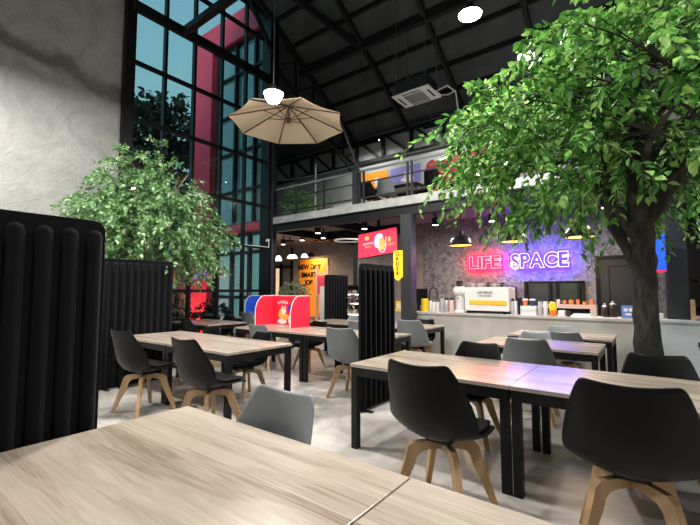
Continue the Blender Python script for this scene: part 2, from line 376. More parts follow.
# glass wall (x = XW) between y 3.6 and 7.3
yg0, yg1 = 3.66, 7.3
ys = [3.66, 4.36, 5.08, 5.84, 6.60, 7.3]
zs = [0.06, 1.4, 2.6, 3.77, 5.05, 6.3, 7.5, 8.65, 9.4]
w1 = struct(MB().box((XW-.005, yg0, .05), (XW+.005, yg1, 9.3)).build('window_1', glass))
f = MB()
for i, y in enumerate(ys[1:-1]): f.box((XW-.06, y-.03, 0), (XW+.06, y+.03, 9.4))
for i, z in enumerate(zs): f.box((XW-.05, yg0, z-.035), (XW+.05, yg1, z+.035))
f.build('window_frame', blk, w1)
trim(MB().box((XW-.15, 3.46, 0), (XW+.14, 3.66, 11)), blk)
trim(MB().box((-8.64, 7.2, 0), (-8.28, 7.5, 10)), blk)
trim(MB().box((-8.26, 7.26, 0), (-8.2, 7.32, 9.0)), char)
# beam of the roof truss standing in front of the glass, with a strut and a brace
trim(MB().bar((-8.25, 3.5, 7.30), (-8.25, 7.3, 7.30), .12, .2), blk)
trim(MB().bar((-8.2, 4.55, 7.25), (5.9, 4.55, 7.25), .14, .14), blk)
trim(MB().bar((-8.3, 6.2, 9.6), (-8.3, 7.25, 8.2), .09), blk)
struct(MB().box((XW-.1, 3.5, 9.4), (XW, 7.5, 11.5)).build('wall_above_glass', blk_soft))

# balcony slab, steel edge beam, lower ceiling
struct(MB().box((-8.42, YF, 3.22), (6, YF+.2, ZS)).build('balcony_edge', conc_edge))
struct(MB().box((-12.8, YF+.4, 3.22), (-8.6, YR, ZS)).box((-8.6, YF+.2, 3.22), (6, YR, ZS)).build('balcony_floor', conc_edge))
trim(MB().box((-8.4, YF+.02, 3.0), (6, YF+.07, 3.22)).box((-8.4, YF-.03, 3.0), (6, YF+.12, 3.025)).box((-8.4, YF-.03, 3.195), (6, YF+.12, 3.22)), blk)
struct(MB().box((-13.5, YF+.2, 3.2), (6, YR, 3.215)).build('ceiling_under_balcony', ceil_low))
for x in (-8.2, -6.2, -2.0, .3):
    trim(MB().box((x-.06, YF+.1, 2.98), (x+.06, 9.5 if x > -7 else YR, 3.2)), blk)
trim(MB().box((-8.4, 9.2, 2.95), (-5, 9.35, 3.2)), blk)
# lower rear walls
struct(MB().box((-6.9, 9.5, 0), (-2.26, 9.65, 3.2)).box((-1.08, 9.5, 0), (-.86, 9.65, 3.2)).box((-2.26, 9.5, 1.60), (-1.08, 9.65, 3.2)).box((-2.26, 9.5, 0), (-1.08, 9.65, 1.1))
       .box((-.86, 9.5, 2.08), (.05, 9.65, 3.2)).box((.05, 9.5, 0), (.8, 9.65, 3.2)).build('wall_bar', barwall))
struct(MB().box((-7.05, 9.45, 0), (-6.9, 11.3, 3.2)).build('wall_nook', blk_soft))
struct(MB().box((-6.9, 9.46, 0), (-4.75, 9.5, 3.2)).build('wall_cladding', brownwall))
struct(MB().box((-13.5, YR-.1, 0), (-7, YR, 3.2)).build('wall_far', brownwall))
struct(MB().box((-13.6, 7.4, 0), (-13.5, YR, 3.2)).build('wall_far_left', brownwall))
# pass-through window behind the bar and the room beyond
w2 = struct(MB().box((-2.22, 9.57, 1.12), (-1.12, 9.575, 1.58)).build('window_2', glass_mat('hatch_glass', (.7, .75, .7), .08)))
f = MB().box((-2.26, 9.44, 1.56), (-1.08, 9.6, 1.61)).box((-2.26, 9.44, 1.1), (-1.08, 9.6, 1.13))
for x in (-2.235, -1.74, -1.6, -1.19, -1.1): f.box((x-.025, 9.44, 1.1), (x+.025, 9.6, 1.61))
f.build('window_frame', blk, w2)
struct(MB().box((-3.2, 10.9, 0), (-.2, 11.0, 3.2)).build('wall_kitchen', noisy('olive_wall', [(.2, .22, .17), (.3, .31, .25)], 2)))
r = empty('kitchen_lamp', (-1.7, 10.2, 3.1), label='kitchen ceiling lamp behind the hatch window', cat='lamp'); MB().box((-.3, -.1, 0), (.3, .1, .05)).build('housing', white, r); area_lamp('lamp_light', (0, 0, -.02), 70, .5, (1, .97, .85), parent=r)
MB().box((-.3, -.1, .05), (.3, .1, .1)).build('mount', white, r)
# door
d1 = struct(MB().box((-.84, 9.46, 0), (.03, 9.56, 2.06)).build('door_1', char))
MB().box((-.88, 9.43, 0), (-.82, 9.5, 2.11)).box((.0, 9.43, 0), (.06, 9.5, 2.11)).box((-.82, 9.43, 2.05), (.0, 9.5, 2.11)).build('door_frame', blk, d1)
MB().box((-.66, 9.45, .1), (-.645, 9.462, 1.9)).box((-.13, 9.45, .1), (-.115, 9.462, 1.9)).box((-.66, 9.45, 1.885), (-.115, 9.462, 1.9)).build('door_panel', blk, d1)
# columns
struct(MB().box((-4.13, 7.18, 0), (-3.88, 7.4, 3.0)).build('column', colm, bevel=.008))
struct(MB().box((.19, 7.62, 0), (.45, 8.3, 3.2)).build('pier', colm))
# dark recess to the right of the pier
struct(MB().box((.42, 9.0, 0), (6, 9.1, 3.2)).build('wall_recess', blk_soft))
# side tower across the glass wall: red frame with dark glazing
t = MB().box((-12.65, 7.4, 0), (-11.45, 7.9, 10.3)).box((-11.45, 7.4, 9.35), (-8.7, 7.9, 10.3)).box((-11.3, 7.38, 3.16), (-8.7, 7.5, 3.4))
struct(t.build('wall_tower', red, bevel=.03))
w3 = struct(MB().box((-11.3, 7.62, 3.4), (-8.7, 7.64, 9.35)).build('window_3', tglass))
f = MB()
for x in (-11.27, -10.3, -9.35, -8.72): f.box((x-.04, 7.5, 3.4), (x+.04, 7.66, 9.35))
for z in (3.43, 4.5, 5.75, 7.0, 8.3, 9.3): f.box((-11.3, 7.52, z-.035), (-8.7, 7.66, z+.035))
f.build('window_frame', blk, w3)
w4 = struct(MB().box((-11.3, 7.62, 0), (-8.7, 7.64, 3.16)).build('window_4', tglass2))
f = MB()
for x in (-11.27, -10.35, -9.5, -8.75): f.box((x-.05, 7.5, 0), (x+.05, 7.66, 3.16))
for z in (.05, 1.2, 2.55, 3.1): f.box((-11.3, 7.52, z-.05), (-8.7, 7.66, z+.05))
f.build('window_frame', blk, w4)
for k in range(7): text('opening hours'[k:k+6], 'window_lettering', white, w4, .1, mat4=facing(-9.9, 7.49, 2.3-k*.13))
r = empty('outdoor_floodlight', (-11.7, 6.6, -.05), label='small floodlight at the foot of the red pillar outside', cat='lamp'); MB().box((-.15, -.1, -.05), (.15, .1, .06)).build('housing', blk, r); area_lamp('lamp_light', (0, .02, .09), 150, .25, (1, .22, .16), (radians(150), 0, 0), parent=r)
# warm lit door in the far wall of the lower floor
d2 = struct(MB().box((-12.75, YR-.16, 0), (-12.05, YR-.12, 2.3)).build('door_2', mat('lit_doorway', (.6, .45, .3), .5, emit=(1, .72, .42), es=.8)))
MB().box((-12.85, YR-.2, 0), (-12.75, YR-.1, 2.5)).box((-12.05, YR-.2, 0), (-11.95, YR-.1, 2.5)).box((-12.85, YR-.2, 2.3), (-11.35, YR-.1, 2.4)).box((-11.43, YR-.2, 0), (-11.35, YR-.1, 3.1)).build('door_frame', blk, d2)

# ------------------------------------------------------------------ bar counter
struct(MB().box((-4.75, 7.45, 0), (.1, 7.6, .93)).build('counter_front', counter_m))
cf = MB().box((-4.8, 7.43, .93), (.16, 8.1, .97)); struct(cf.build('counter_top', counter_m))
struct(MB().box((.1, 7.4, 0), (3.2, 7.55, .95)).box((.1, 7.38, .95), (3.2, 7.9, .985)).build('counter_end', counter_g))
o = MB().box((.5, 7.385, .62), (.66, 7.4, .69)).build('wall_socket', char); tag(o, 'small dark wall socket plate on the blue-grey end of the counter', 'socket')
CT = .97
def simple(name, mb, m, label, cat, group=None, smooth='auto', bevel=0): return tag(mb.build(name, m, smooth=smooth, bevel=bevel), label, cat, group)

# ------------------------------------------------------------------ furniture builders
def make_table(L, Wd, label):
    """origin at the left-front foot corner; extends +x, +y"""
    r = empty('dining_table', label=label, cat='table')
    t = MB().box((0.002, 0, .722), (L-.002, Wd, .75)).build('tabletop', woodm, r, bevel=.002)
    ins = .01; lw = .06
    fr = MB()
    fr.box((ins, ins, .645), (L-ins, ins+.03, .721)).box((ins, Wd-ins-.03, .645), (L-ins, Wd-ins, .721)).box((ins, ins+.03, .645), (ins+.03, Wd-ins-.03, .721)).box((L-ins-.03, ins+.03, .645), (L-ins, Wd-ins-.03, .721))
    fr.build('frame', blk, r)
    for x in (ins, L-ins-lw):
        for y in (ins, Wd-ins-lw): MB().box((x, y, 0), (x+lw, y+lw, .644)).build('leg', blk, r)
    return r
tables = [
    (-2.17, .30, 1.455, 1.0, 'pale oak laminate table filling the lower left foreground'),
    (-.71, .30, 1.455, 1.0, 'pale oak laminate table at the bottom edge, right of the foreground seam'),
    (-2.22, 2.92, 1.40, 1.0, 'oak table with pink glow on its right end, beside the free-standing ribbed screen'),
    (-.82, 2.92, 1.40, 1.0, 'oak table with blue glow on its left end, in front of the big tree'),
    (.58, 2.92, 1.40, 1.0, 'oak table cut by the right edge of the photo'),
    (-4.90, 2.60, 1.30, .95, 'oak table with black frame, right half of the long table in the middle left'),
    (-6.20, 2.60, 1.30, .95, 'oak table against the ribbed screen, left half of the long table'),
    (-6.05, 4.50, 1.70, .95, 'oak table carrying the red three-sided booth divider'),
    (-4.35, 4.50, 1.40, .95, 'oak table between the red divider and the free-standing ribbed screen'),
    (-8.25, 4.45, 1.45, .9, 'oak table at the left beside the glass wall'),
    (-8.40, 6.10, 1.4, .9, 'oak table carrying the blue booth divider'),
    (-4.55, 6.25, 1.4, .9, 'oak table in front of the bar, left of the steel column'),
    (-5.95, 6.25, 1.4, .9, 'oak table beside the far ribbed screen'),
    (-1.82, 5.00, 1.35, .9, 'small oak table glowing pink and violet, second from the bar'),
    (-1.78, 6.33, 1.35, .82, 'small oak table glowing violet, nearest to the bar'),
]
protos = {}
for x, y, L, Wd, lab in tables:
    k = (L, Wd)
    if k not in protos: t_ = protos[k] = make_table(L, Wd, lab)
    else: t_ = copy_tree(protos[k]); t_['label'] = lab
    t_['group'] = 'oak laminate tables'
    t_.location = (x, y, 0)

def shell_mesh(off=0.0, st0=0, st1=99, wf=1.0, zoff=0.0, yoff=0.0):
    st = [(.245, .405, .175, 0, 0), (.235, .43, .21, 0, .005), (.17, .432, .238, 0, .014), (.08, .42, .252, 0, .03), (-.02, .405, .258, 0, .05), (-.11, .405, .262, .015, .075),
          (-.18, .435, .265, .05, .075), (-.225, .50, .265, .09, .045), (-.25, .58, .258, .11, .012), (-.265, .67, .242, .085, 0), (-.28, .76, .21, .045, .006), (-.293, .81, .188, .03, .018), (-.298, .83, .165, .022, .016)]
    st = st[st0:st1]
    N = 10; vs = []; fs = []
    for (y, z, w, ey, ez) in st:
        for i in range(N+1):
            u = -1+2*i/N; a = abs(u)
            vs.append((w*wf*(u*(1.08-.08*u*u)), y+yoff+ey*a**2.2, z+zoff+ez*a**1.7))
    for j in range(len(st)-1):
        for i in range(N): a = j*(N+1)+i; fs.append((a, a+1, a+N+2, a+N+1))
    return MB().add(vs, fs)
def make_chair(sm, pm, label, tone):
    r = empty('shell_chair', label=label, cat='chair')
    o = shell_mesh().build('shell', sm, r, smooth=True)
    m = o.modifiers.new('s', 'SOLIDIFY'); m.thickness = .016; m.offset = 0
    m = o.modifiers.new('b', 'SUBSURF'); m.levels = 1; m.render_levels = 1; bake(o)
    o = shell_mesh(st0=1, st1=7, wf=.9, zoff=.022, yoff=-.004).build('seat_pad', pm, r, smooth=True)
    m = o.modifiers.new('s', 'SOLIDIFY'); m.thickness = .026; m.offset = 0
    m = o.modifiers.new('b', 'SUBSURF'); m.levels = 1; m.render_levels = 1; bake(o)
    MB().box((-.07, -.07, .375), (.07, .07, .40)).build('hub', blk, r)
    for sx, sy in ((1, 1), (1, -1), (-1, 1), (-1, -1)):
        # wooden leg with curved shoulder: profile in the diagonal plane
        dg = Vector((sx*.74, sy*.70-0, 0)).normalized(); pn = Vector((-dg.y, dg.x, 0))
        prof = [(.0, .375), (.12, .375), (.17, .37), (.20, .345), (.218, .28), (.31, .0), (.282, .0), (.168, .24), (.15, .295), (.125, .32), (.08, .33), (.0, .332)]
        n = len(prof); vs = []
        for s_ in (-.016, .016):
            for (d, z) in prof: vs.append(dg*d+pn*s_+Vector((0, 0, z)))
        fs = [(0, 1, 2, 9, 10, 11), (2, 3, 8, 9), (3, 4, 7, 8), (4, 5, 6, 7)]
        fs2 = [tuple(reversed([i+n for i in f])) for f in fs]
        sd = [(i, (i+1) % n, n+(i+1) % n, n+i) for i in range(n)]
        MB().add(vs, fs+fs2+sd).build('leg', legwood, r)
    return r
chb = None; chg = None
chairs = [
    # x, y, rot, tone, label, z, scale
    (-4.82, 2.33, 6, 'b', 'black shell chair in front of the ribbed screen, leftmost at the long middle-left table', 0, 1.15),
    (-3.56, 2.37, 2, 'b', 'black shell chair pulled up near side of the middle-left table, its right chair', 0, 1.15),
    (-4.32, 3.42, 176, 'b', 'black shell chair tucked under far side of the middle-left table, right one', 0, 1.00),
    (-5.48, 3.42, 184, 'b', 'black shell chair at far side of the middle-left table, left one', 0, 1.00),
    (-6.67, 4.20, -6, 'b', 'black shell chair near side of the table by the glass wall', 0, 1.10),
    (-7.60, 5.25, 180, 'b', 'black shell chair far side of the table by the glass wall', 0, 1.00),
    (-7.40, 6.11, 0, 'g', 'grey shell chair in front of the blue booth divider', 0, 1.10),
    (-5.40, 4.71, 8, 'g', 'grey shell chair in front of the red booth divider', 0, 1.00),
    (-3.23, 4.30, 4, 'g', 'grey shell chair with pale wooden legs, left of the free-standing ribbed screen', 0, 1.12),
    (-4.96, 5.32, 178, 'b', 'black shell chair behind the table with the red divider', 0, 1.00),
    (-5.35, 7.00, 180, 'g', 'grey shell chair beside the far ribbed screen', 0, 1.00),
    (-4.28, 6.11, 2, 'g', 'pale grey shell chair half hidden behind the free-standing ribbed screen', 0, 1.03),
    (-3.29, 6.23, 6, 'g', 'grey shell chair right of the free-standing ribbed screen, before the bar', 0, 1.10),
    (-3.61, 7.00, 182, 'b', 'black shell chair across the table at the foot of the steel column', 0, 1.00),
    (-1.13, 2.50, -3, 'b', 'black shell chair, lower centre, back to the camera', 0, 1.17),
    (-0.12, 2.63, 3, 'b', 'large-looking black shell chair at the lower right, back to the camera', 0, 1.17),
    (-1.43, 3.81, 180, 'b', 'black shell chair across the table from the lower-centre one', 0, 1.05),
    (0.03, 3.81, 182, 'b', 'black shell chair standing in front of the big tree trunk', 0, 1.07),
    (-1.10, 4.81, 4, 'g', 'grey shell chair near side of the pink-violet table', 0, 1.08),
    (-1.30, 5.72, 180, 'g', 'grey shell chair far side of the pink-violet table', 0, 1.00),
    (-0.99, 6.50, 2, 'g', 'grey shell chair near side of the table nearest the bar', 0, 1.00),
    (-1.20, 7.00, 180, 'g', 'grey shell chair between the bar counter and the nearest table', 0, 1.00),
    (-1.47, 1.10, 180, 'g', 'grey shell chair behind the foreground table, only its backrest in view', 0, 1.10),
    (0.33, 1.09, 180, 'g', 'grey shell chair cut by the lower right corner of the photo', 0, 1.04),
    (-5.75, 8.47, 0, 'b', 'black shell chair on the balcony, leftmost behind the railing', ZS, .92),
    (-5.22, 8.47, 8, 'g', 'grey shell chair on the balcony behind the railing', ZS, .92),
    (-3.90, 8.47, -5, 'b', 'black shell chair on the balcony, at the left tip of the tree crown', ZS, .92),
]
for x, y, r_, tone, lab, z, sc_ in chairs:
    if tone == 'b':
        if chb is None: c = chb = make_chair(shell_b, pad_b, lab, 'b')
        else: c = copy_tree(chb)
    else:
        if chg is None: c = chg = make_chair(shell_g, pad_g, lab, 'g')
        else: c = copy_tree(chg)
    c['label'] = lab; c['group'] = 'black shell chairs' if tone == 'b' else 'grey shell chairs'
    c.location = (x, y, z); c.rotation_euler = (0, 0, radians(r_)); c.scale = (sc_,)*3

# ribbed felt screens: panel in the local YZ plane, origin at one foot, extends +y
def rrect(y0, y1, z0, z1, r, n=6):
    P = []
    for cy, cz, a0 in ((y1-r, z1-r, 0), (y0+r, z1-r, 90)):
        for i in range(n+1): a = radians(a0+90*i/n); P.append((cy+r*cos(a), cz+r*sin(a)))
    return P+[(y0, z0), (y1, z0)]
def make_screen(wd, ht, label):
    r = empty('acoustic_screen', label=label, cat='screen')
    MB().prism(rrect(0, wd, .015, ht, .055), 'x', -.016, .016).build('panel', felt, r, bevel=.004)
    ribs = MB(); n = max(5, round(wd/.105)); p = wd/n; rr = p*.36
    for i in range(n):
        y = (i+.5)*p
        for sx in (-1, 1):
            prof = [(.0, .03), (rr*.5, .03)]
            pts = [(sx*.012, y, z) for z in (.04, .05)]+[(sx*.012, y, ht-.05-rr), (sx*.012, y, ht-.05-rr*.6), (sx*.012, y, ht-.05-rr*.25), (sx*.012, y, ht-.05)]
            ribs.tube(pts, [rr*.8, rr, rr, rr*.92, rr*.7, rr*.2], 12)
    ribs.build('ribs', felt, r, smooth='auto')
    MB().box((-.12, .06, 0), (.12, .11, .014)).build('foot', blk, r); MB().box((-.12, wd-.11, 0), (.12, wd-.06, .014)).build('foot', blk, r)
    return r
for x, y, wd, ht, lab in [(-2.27, .02, .84, 1.775, 'large black ribbed felt screen at the left edge of the photo'),
                          (-6.26, 2.37, 1.05, 1.88, 'dark grey ribbed felt screen at the end of the middle-left table'),
                          (-2.74, 3.80, .76, 1.74, 'tall narrow black ribbed felt screen in the middle of the room'),
                          (-6.05, 7.0, .86, 1.78, 'small-looking ribbed felt screen in the distance, before the cake cabinet')]:
    s_ = make_screen(wd, ht, lab); s_.location = (x, y, 0); s_['group'] = 'ribbed felt screens'

# booth dividers
def divider(name, wd, dp, h, m, label, loc, art):
    r = empty(name, loc, label=label, cat='divider')
    MB().box((0, 0, 0), (wd, .012, h)).build('back_panel', m, r)
    P = [(0, 0), (-dp, 0), (-dp, h*.42)]
    for i in range(9): a = radians(i*90/8); P.append((-dp*.55-dp*.45*cos(a), h*.42+h*.58*sin(a)))
    P.append((0, h))
    for x in (0, wd-.012): MB().prism([(p[0], p[1]) for p in P], 'x', x, x+.012).build('side_panel', m, r)
    e = MB()
    for x in (.006, wd-.006): e.tube([(x, p[0], p[1]) for p in P[1:]], .008, 6)
    e.bar((0, .006, h), (wd, .006, h), .016, .012); e.build('edge_strip', white, r)
    art(r, wd, h); return r
def disc(mb, x, z, rx, rz, y=-.004, mi=0, n=16):
    mb.add([(x+rx*cos(2*pi*k/n), y, z+rz*sin(2*pi*k/n)) for k in range(n)], [tuple(range(n))], mi)
def art_red(r, wd, h):
    a = MB()
    disc(a, .22, .2, .09, .11, -.004, 1); disc(a, .28, .26, .07, .075, -.006, 0); disc(a, .24, .33, .02, .035, -.006, 0); disc(a, .32, .33, .02, .035, -.006, 0)
    disc(a, .36, .15, .055, .055, -.007, 1); disc(a, .24, .06, .13, .05, -.008, 0)
    disc(a, .46, .32, .065, .07, -.006, 2); disc(a, .46, .1, .045, .1, -.006, 0)
    disc(a, .62, .4, .09, .09, -.005, 0); disc(a, .6, .2, .075, .18, -.005, 0); disc(a, .58, .2, .05, .035, -.009, 2)
    a.build('printed_shapes', [white, mat('art_yellow', (.9, .45, .03), .5), mat('art_blue', (.03, .05, .5), .5)], r)
    for i, ch in enumerate('happy'):
        an = radians(140-i*25)
        text(ch, 'lettering', white, r, .11, mat4=facing(.26+.15*cos(an), -.006, .36+.09*sin(an)) @ Matrix.Rotation(an-pi/2, 4, 'Z'))
def art_blue(r, wd, h):
    a = MB(); disc(a, .62, .3, .06, .08); disc(a, .6, .14, .05, .1); disc(a, .3, .2, .05, .07)
    a.build('printed_shapes', white, r)
divider('red_booth_divider', .96, .48, .56, redfab, 'red three-sided booth divider with printed cartoon shapes on an oak table', (-6.0, 5.40, .751), art_red)
divider('blue_booth_divider', .9, .42, .52, blueb, 'blue booth divider on a table by the glass wall, behind the red one', (-8.33, 6.92, .751), art_blue)

# ------------------------------------------------------------------ high-bay lamps
def highbay(loc, watts, label, tz=9.5, r=.2, bulb=False):
    root = empty('high_bay_lamp', loc, label=label, cat='lamp', group='round high-bay ceiling lamps')
    MB().lathe([(.05, .16), (.07, .05), (r, .02), (r, 0), (r-.01, 0), (r-.01, .012)], 24).build('housing', blk, root, smooth='auto')
    MB().lathe([(r-.012, .002), (r-.012, .008)], 24).build('lens', lampw, root)
    MB().tube([(0, 0, .16), (0, 0, tz-loc[2])], .008, 6).build('chain', steel, root)
    if bulb:
        MB().lathe([(.02, -.16), (.09, -.13), (.135, -.06), (.14, 0), (.12, .01)], 20).build('diffuser', lampw, root, smooth=True)
        d = bpy.data.lights.new('lamp_light', 'POINT'); d.energy = watts*LIGHT_W*.42; d.shadow_soft_size = .15; d.color = (1, .96, .9)
        o = bpy.data.objects.new('lamp_light', d); COL.objects.link(o); o.location = (0, 0, -.34); o.parent = root
        return
    l = area_lamp('lamp_light', (0, 0, -.01), watts, r*1.8, parent=root)
def rzz(y): return (rz_(y) if y > RY else rz_(RY)-.6*(RY-y))-.05
for (x, y, z, w_, lab) in [
        (-4.75, 4.2, 4.60, 330, 'glaring round high-bay lamp in front of the parasol'),
        (-1.87, 5.27, 5.30, 420, 'glaring round high-bay lamp at the top of the photo, right of centre'),
        (-1.47, 6.85, 5.32, 300, 'glaring round high-bay lamp just above the big tree crown')]:
    highbay((x, y, z), w_, lab, rzz(y), .17, bulb=(x == -4.75))
for (x, y, z, w_, lab) in [(-6.3, .9, 5.25, 600, 'round high-bay lamp above the concrete wall, beyond the top left corner'), (-3.3, 2.6, 5.3, 420, 'round high-bay lamp above the middle-left table, beyond the top edge'), (1.6, 2.6, 5.3, 380, 'round high-bay lamp over the right-hand tables, beyond the frame'),  # lamps over the tables and right of the tree are added fill
                          (-1.6, -1.8, 5.3, 150, 'round high-bay lamp behind the camera'), (3.2, 5.2, 5.3, 300, 'round high-bay lamp right of the big tree, beyond the frame'), (-5.2, -2.2, 5.3, 200, 'round high-bay lamp behind the camera on the left')]:
    highbay((x, y, z), w_, lab, rzz(y), .17)
for x in (-7.4, -4.6, -1.6):  # added lamps brighten the balcony rear wall; housings hide their glare
    r = empty('linear_lamp', (x, 10.55, 6.3), label='linear lamp behind the roof truss lighting the balcony rear wall, %s' % {-7.4: 'leftmost', -4.6: 'middle', -1.6: 'rightmost'}[x], cat='lamp', group='linear lamps over the balcony')
    MB().box((-.6, -.06, 0), (.6, .06, .05)).box((-.6, -.07, -.10), (.6, -.055, .05)).build('housing', blk, r)
    MB().box((-.58, -.03, -.02), (.58, .03, 0)).build('tube', downw, r); MB().bar((-.4, 0, .05), (-.4, 0, rz_(10.55)-6.35), .012).bar((.4, 0, .05), (.4, 0, rz_(10.55)-6.35), .012).build('hanger', steel, r)
    l_ = area_lamp('lamp_light', (0, 0, -.03), 75, 1.1, shape='RECTANGLE', parent=r); l_.data.size_y = .08

# ------------------------------------------------------------------ trees
def leafcloud(tips, per, size, ln, rng, droop=.5):
    vs = []; fs = []; tw = MB()
    for (p, d) in tips:
        p = Vector(p); d = Vector(d).normalized(); L = ln*rng.uniform(.7, 1.25)
        pts = []
        for i in range(5):
            t = i/4; pts.append(p+d*L*t+Vector((0, 0, -droop*L*t*t)))
        tw.tube([pts[0], pts[2], pts[4]], [.005, .004, .002], 3, cap=False)
        for k in range(per):
            t = (k+.6)/per; q = t*4; i = min(3, int(q)); a = pts[i].lerp(pts[i+1], q-i); tan = (pts[i+1]-pts[i]).normalized()
            rv = Vector((rng.gauss(0, 1), rng.gauss(0, 1), rng.gauss(0, .6))); side = (rv-tan*rv.dot(tan)).normalized()
            ld = (tan*.75+side*.9+Vector((0, 0, -.25))).normalized()
            up = Vector((rng.gauss(0, .45), rng.gauss(0, .45), 1)); w = ld.cross(up).normalized(); nrm = w.cross(ld).normalized()
            s = size*rng.uniform(.7, 1.25); a = a+side*.008
            n = len(vs); wd = s*.28
            vs += [a, a+ld*s*.38+w*wd+nrm*s*.07, a+ld*s*.42-nrm*s*.02, a+ld*s*.38-w*wd+nrm*s*.07, a+ld*s*.72+w*wd*.72+nrm*s*.03, a+ld*s*.76-nrm*s*.05, a+ld*s*.72-w*wd*.72+nrm*s*.03, a+ld*s-nrm*s*.13]
            fs += [(n, n+1, n+2), (n, n+2, n+3), (n+1, n+4, n+5, n+2), (n+2, n+5, n+6, n+3), (n+4, n+7, n+5), (n+5, n+7, n+6)]
    m = MB(); m.v = [tuple(v) for v in vs]; m.f = fs; m.mi = [0]*len(fs)
    return m, tw
def raw(mb, name, m, parent):
    me = bpy.data.meshes.new(name); me.from_pydata(mb.v, [], mb.f); me.materials.append(m)
    o = bpy.data.objects.new(name, me); COL.objects.link(o); o.parent = parent; return o
def limb(p, q, r0, r1, rng, sag=.12, n=7):
    p = Vector(p); q = Vector(q); out = []; rr = []
    sd = Vector((rng.uniform(-1, 1), rng.uniform(-1, 1), 0))*(q-p).length*.07
    for i in range(n):
        t = i/(n-1); out.append(p.lerp(q, t)+sd*sin(pi*t)+Vector((0, 0, sag*sin(pi*t)*(q-p).length*.5))); rr.append(r0+(r1-r0)*t**.8)
    return out, rr
# --- big ficus on the right
rng = random.Random(11)
T1 = empty('ficus_tree', (-.04, 4.75, 0), label='big artificial ficus tree with thick dark trunk filling the upper right', cat='tree')
tr = MB()
pts = [(0, 0, 0), (.01, 0, .3), (0, 0, .8), (-.01, .01, 1.3), (.0, 0, 1.7), (.0, 0, 2.05), (.0, 0, 2.3), (.0, .02, 2.6), (.0, 0, 3.0), (.03, 0, 3.6)]
def gnarl(mb, amp, f, o=0):
    mb.v = [tuple(Vector(v)+noise.noise_vector(Vector(v)*f+Vector((o, 0, 0)))*amp) for v in mb.v]
def densify(pts, rad, k=4):
    P = []; R = []
    for i in range(len(pts)-1):
        for j in range(k):
            t = j/k; P.append(Vector(pts[i]).lerp(Vector(pts[i+1]), t)); R.append(rad[i]+(rad[i+1]-rad[i])*t)
    return P+[Vector(pts[-1])], R+[rad[-1]]
P_, R_ = densify(pts, [.17, .12, .108, .104, .10, .102, .11, .10, .08, .05]); tr.tube(P_, R_, 20)
for a, b, r0, r1 in [((-.02, 0, 1.55), (-.24, -.02, 2.1), .03, .06), ((-.06, 0, 1.95), (-.5, -.1, 2.65), .07, .045), ((.03, 0, 2.1), (.45, -.1, 2.75), .085, .05), ((-.22, 0, 2.05), (-.28, .05, 2.6), .05, .04)]:
    l_, r_ = limb(a, b, r0, r1, rng, 0, 10); tr.tube(l_, r_, 12)
gnarl(tr, .025, 6); gnarl(tr, .014, 19, 5)
tr.build('trunk', bark, T1, smooth=True)
br = MB(); tips = []
limbs = []
for i in range(12):
    a = 2*pi*i/12+rng.uniform(-.2, .2); R = rng.uniform(.9, 1.35); z = rng.uniform(2.55, 3.9)
    q = (R*cos(a), R*sin(a), z); s0 = (0.25*cos(a), .25*sin(a), rng.uniform(2.3, 2.6)) if i % 2 else (.02, 0, rng.uniform(2.5, 3.2))
    l_, r_ = limb(s0, q, .04, .014, rng, .1); br.tube(l_, r_, 7); limbs.append(l_)
def canopy(rng, n, c, rad, zmin, shell=.55, low=None):
    out = []
    while len(out) < n:
        v = Vector((rng.gauss(0, 1), rng.gauss(0, 1), rng.gauss(0, 1))).normalized(); k = rng.uniform(shell, 1)**.8
        p = Vector((v.x*rad[0]*k, v.y*rad[1]*k, v.z*rad[2]*k))+Vector(c)
        if p.z < (low(p) if low else zmin): continue
        if noise.noise(p*1.7) < -.28: continue
        d = (Vector((v.x, v.y, v.z*.5))+Vector((rng.gauss(0, .35), rng.gauss(0, .35), rng.gauss(0, .25)))).normalized()
        out.append((p, d))
    return out
def lowT1(p):
    h = math.hypot(p.x, p.y); a = math.atan2(p.y, p.x)
    b = 2.42 if h < .45 else (2.3-.28*min(1, (h-.45)/.6))
    return b + (.25*max(0, (h-1.35)))+.12*sin(3*a)
tips = canopy(rng, 820, (-.02, 0, 3.4), (1.72, 1.7, 1.4), 2.0, .22, lowT1)
TL = lambda t_: t_[0].z < 4.42-.70*(-(.797*t_[0].x+.605*t_[0].y))
tips = [t_ for t_ in tips if TL(t_)]
tips += canopy(rng, 110, (-1.0, -.5, 2.95), (.9, .75, .62), 2.1, .3, lowT1)
for (p, d) in tips[::9]:
    l = rng.choice(limbs); l_, r_ = limb(l[4], p, .013, .005, rng, .05, 5); br.tube(l_, r_, 5, cap=False)
br.build('branches', bark, T1, smooth=True)
lc, tw = leafcloud(tips, 20, .084, .38, rng, .55)
raw(lc, 'foliage', leafA, T1); raw(tw, 'twigs', bark, T1)['kind'] = 'stuff'
pt = MB().lathe([(.3, 0), (.34, .02), (.38, .3), (.36, .3), (.33, .27), (.0, .27)], 28); 
pt.build('planter', char, T1, smooth='auto')
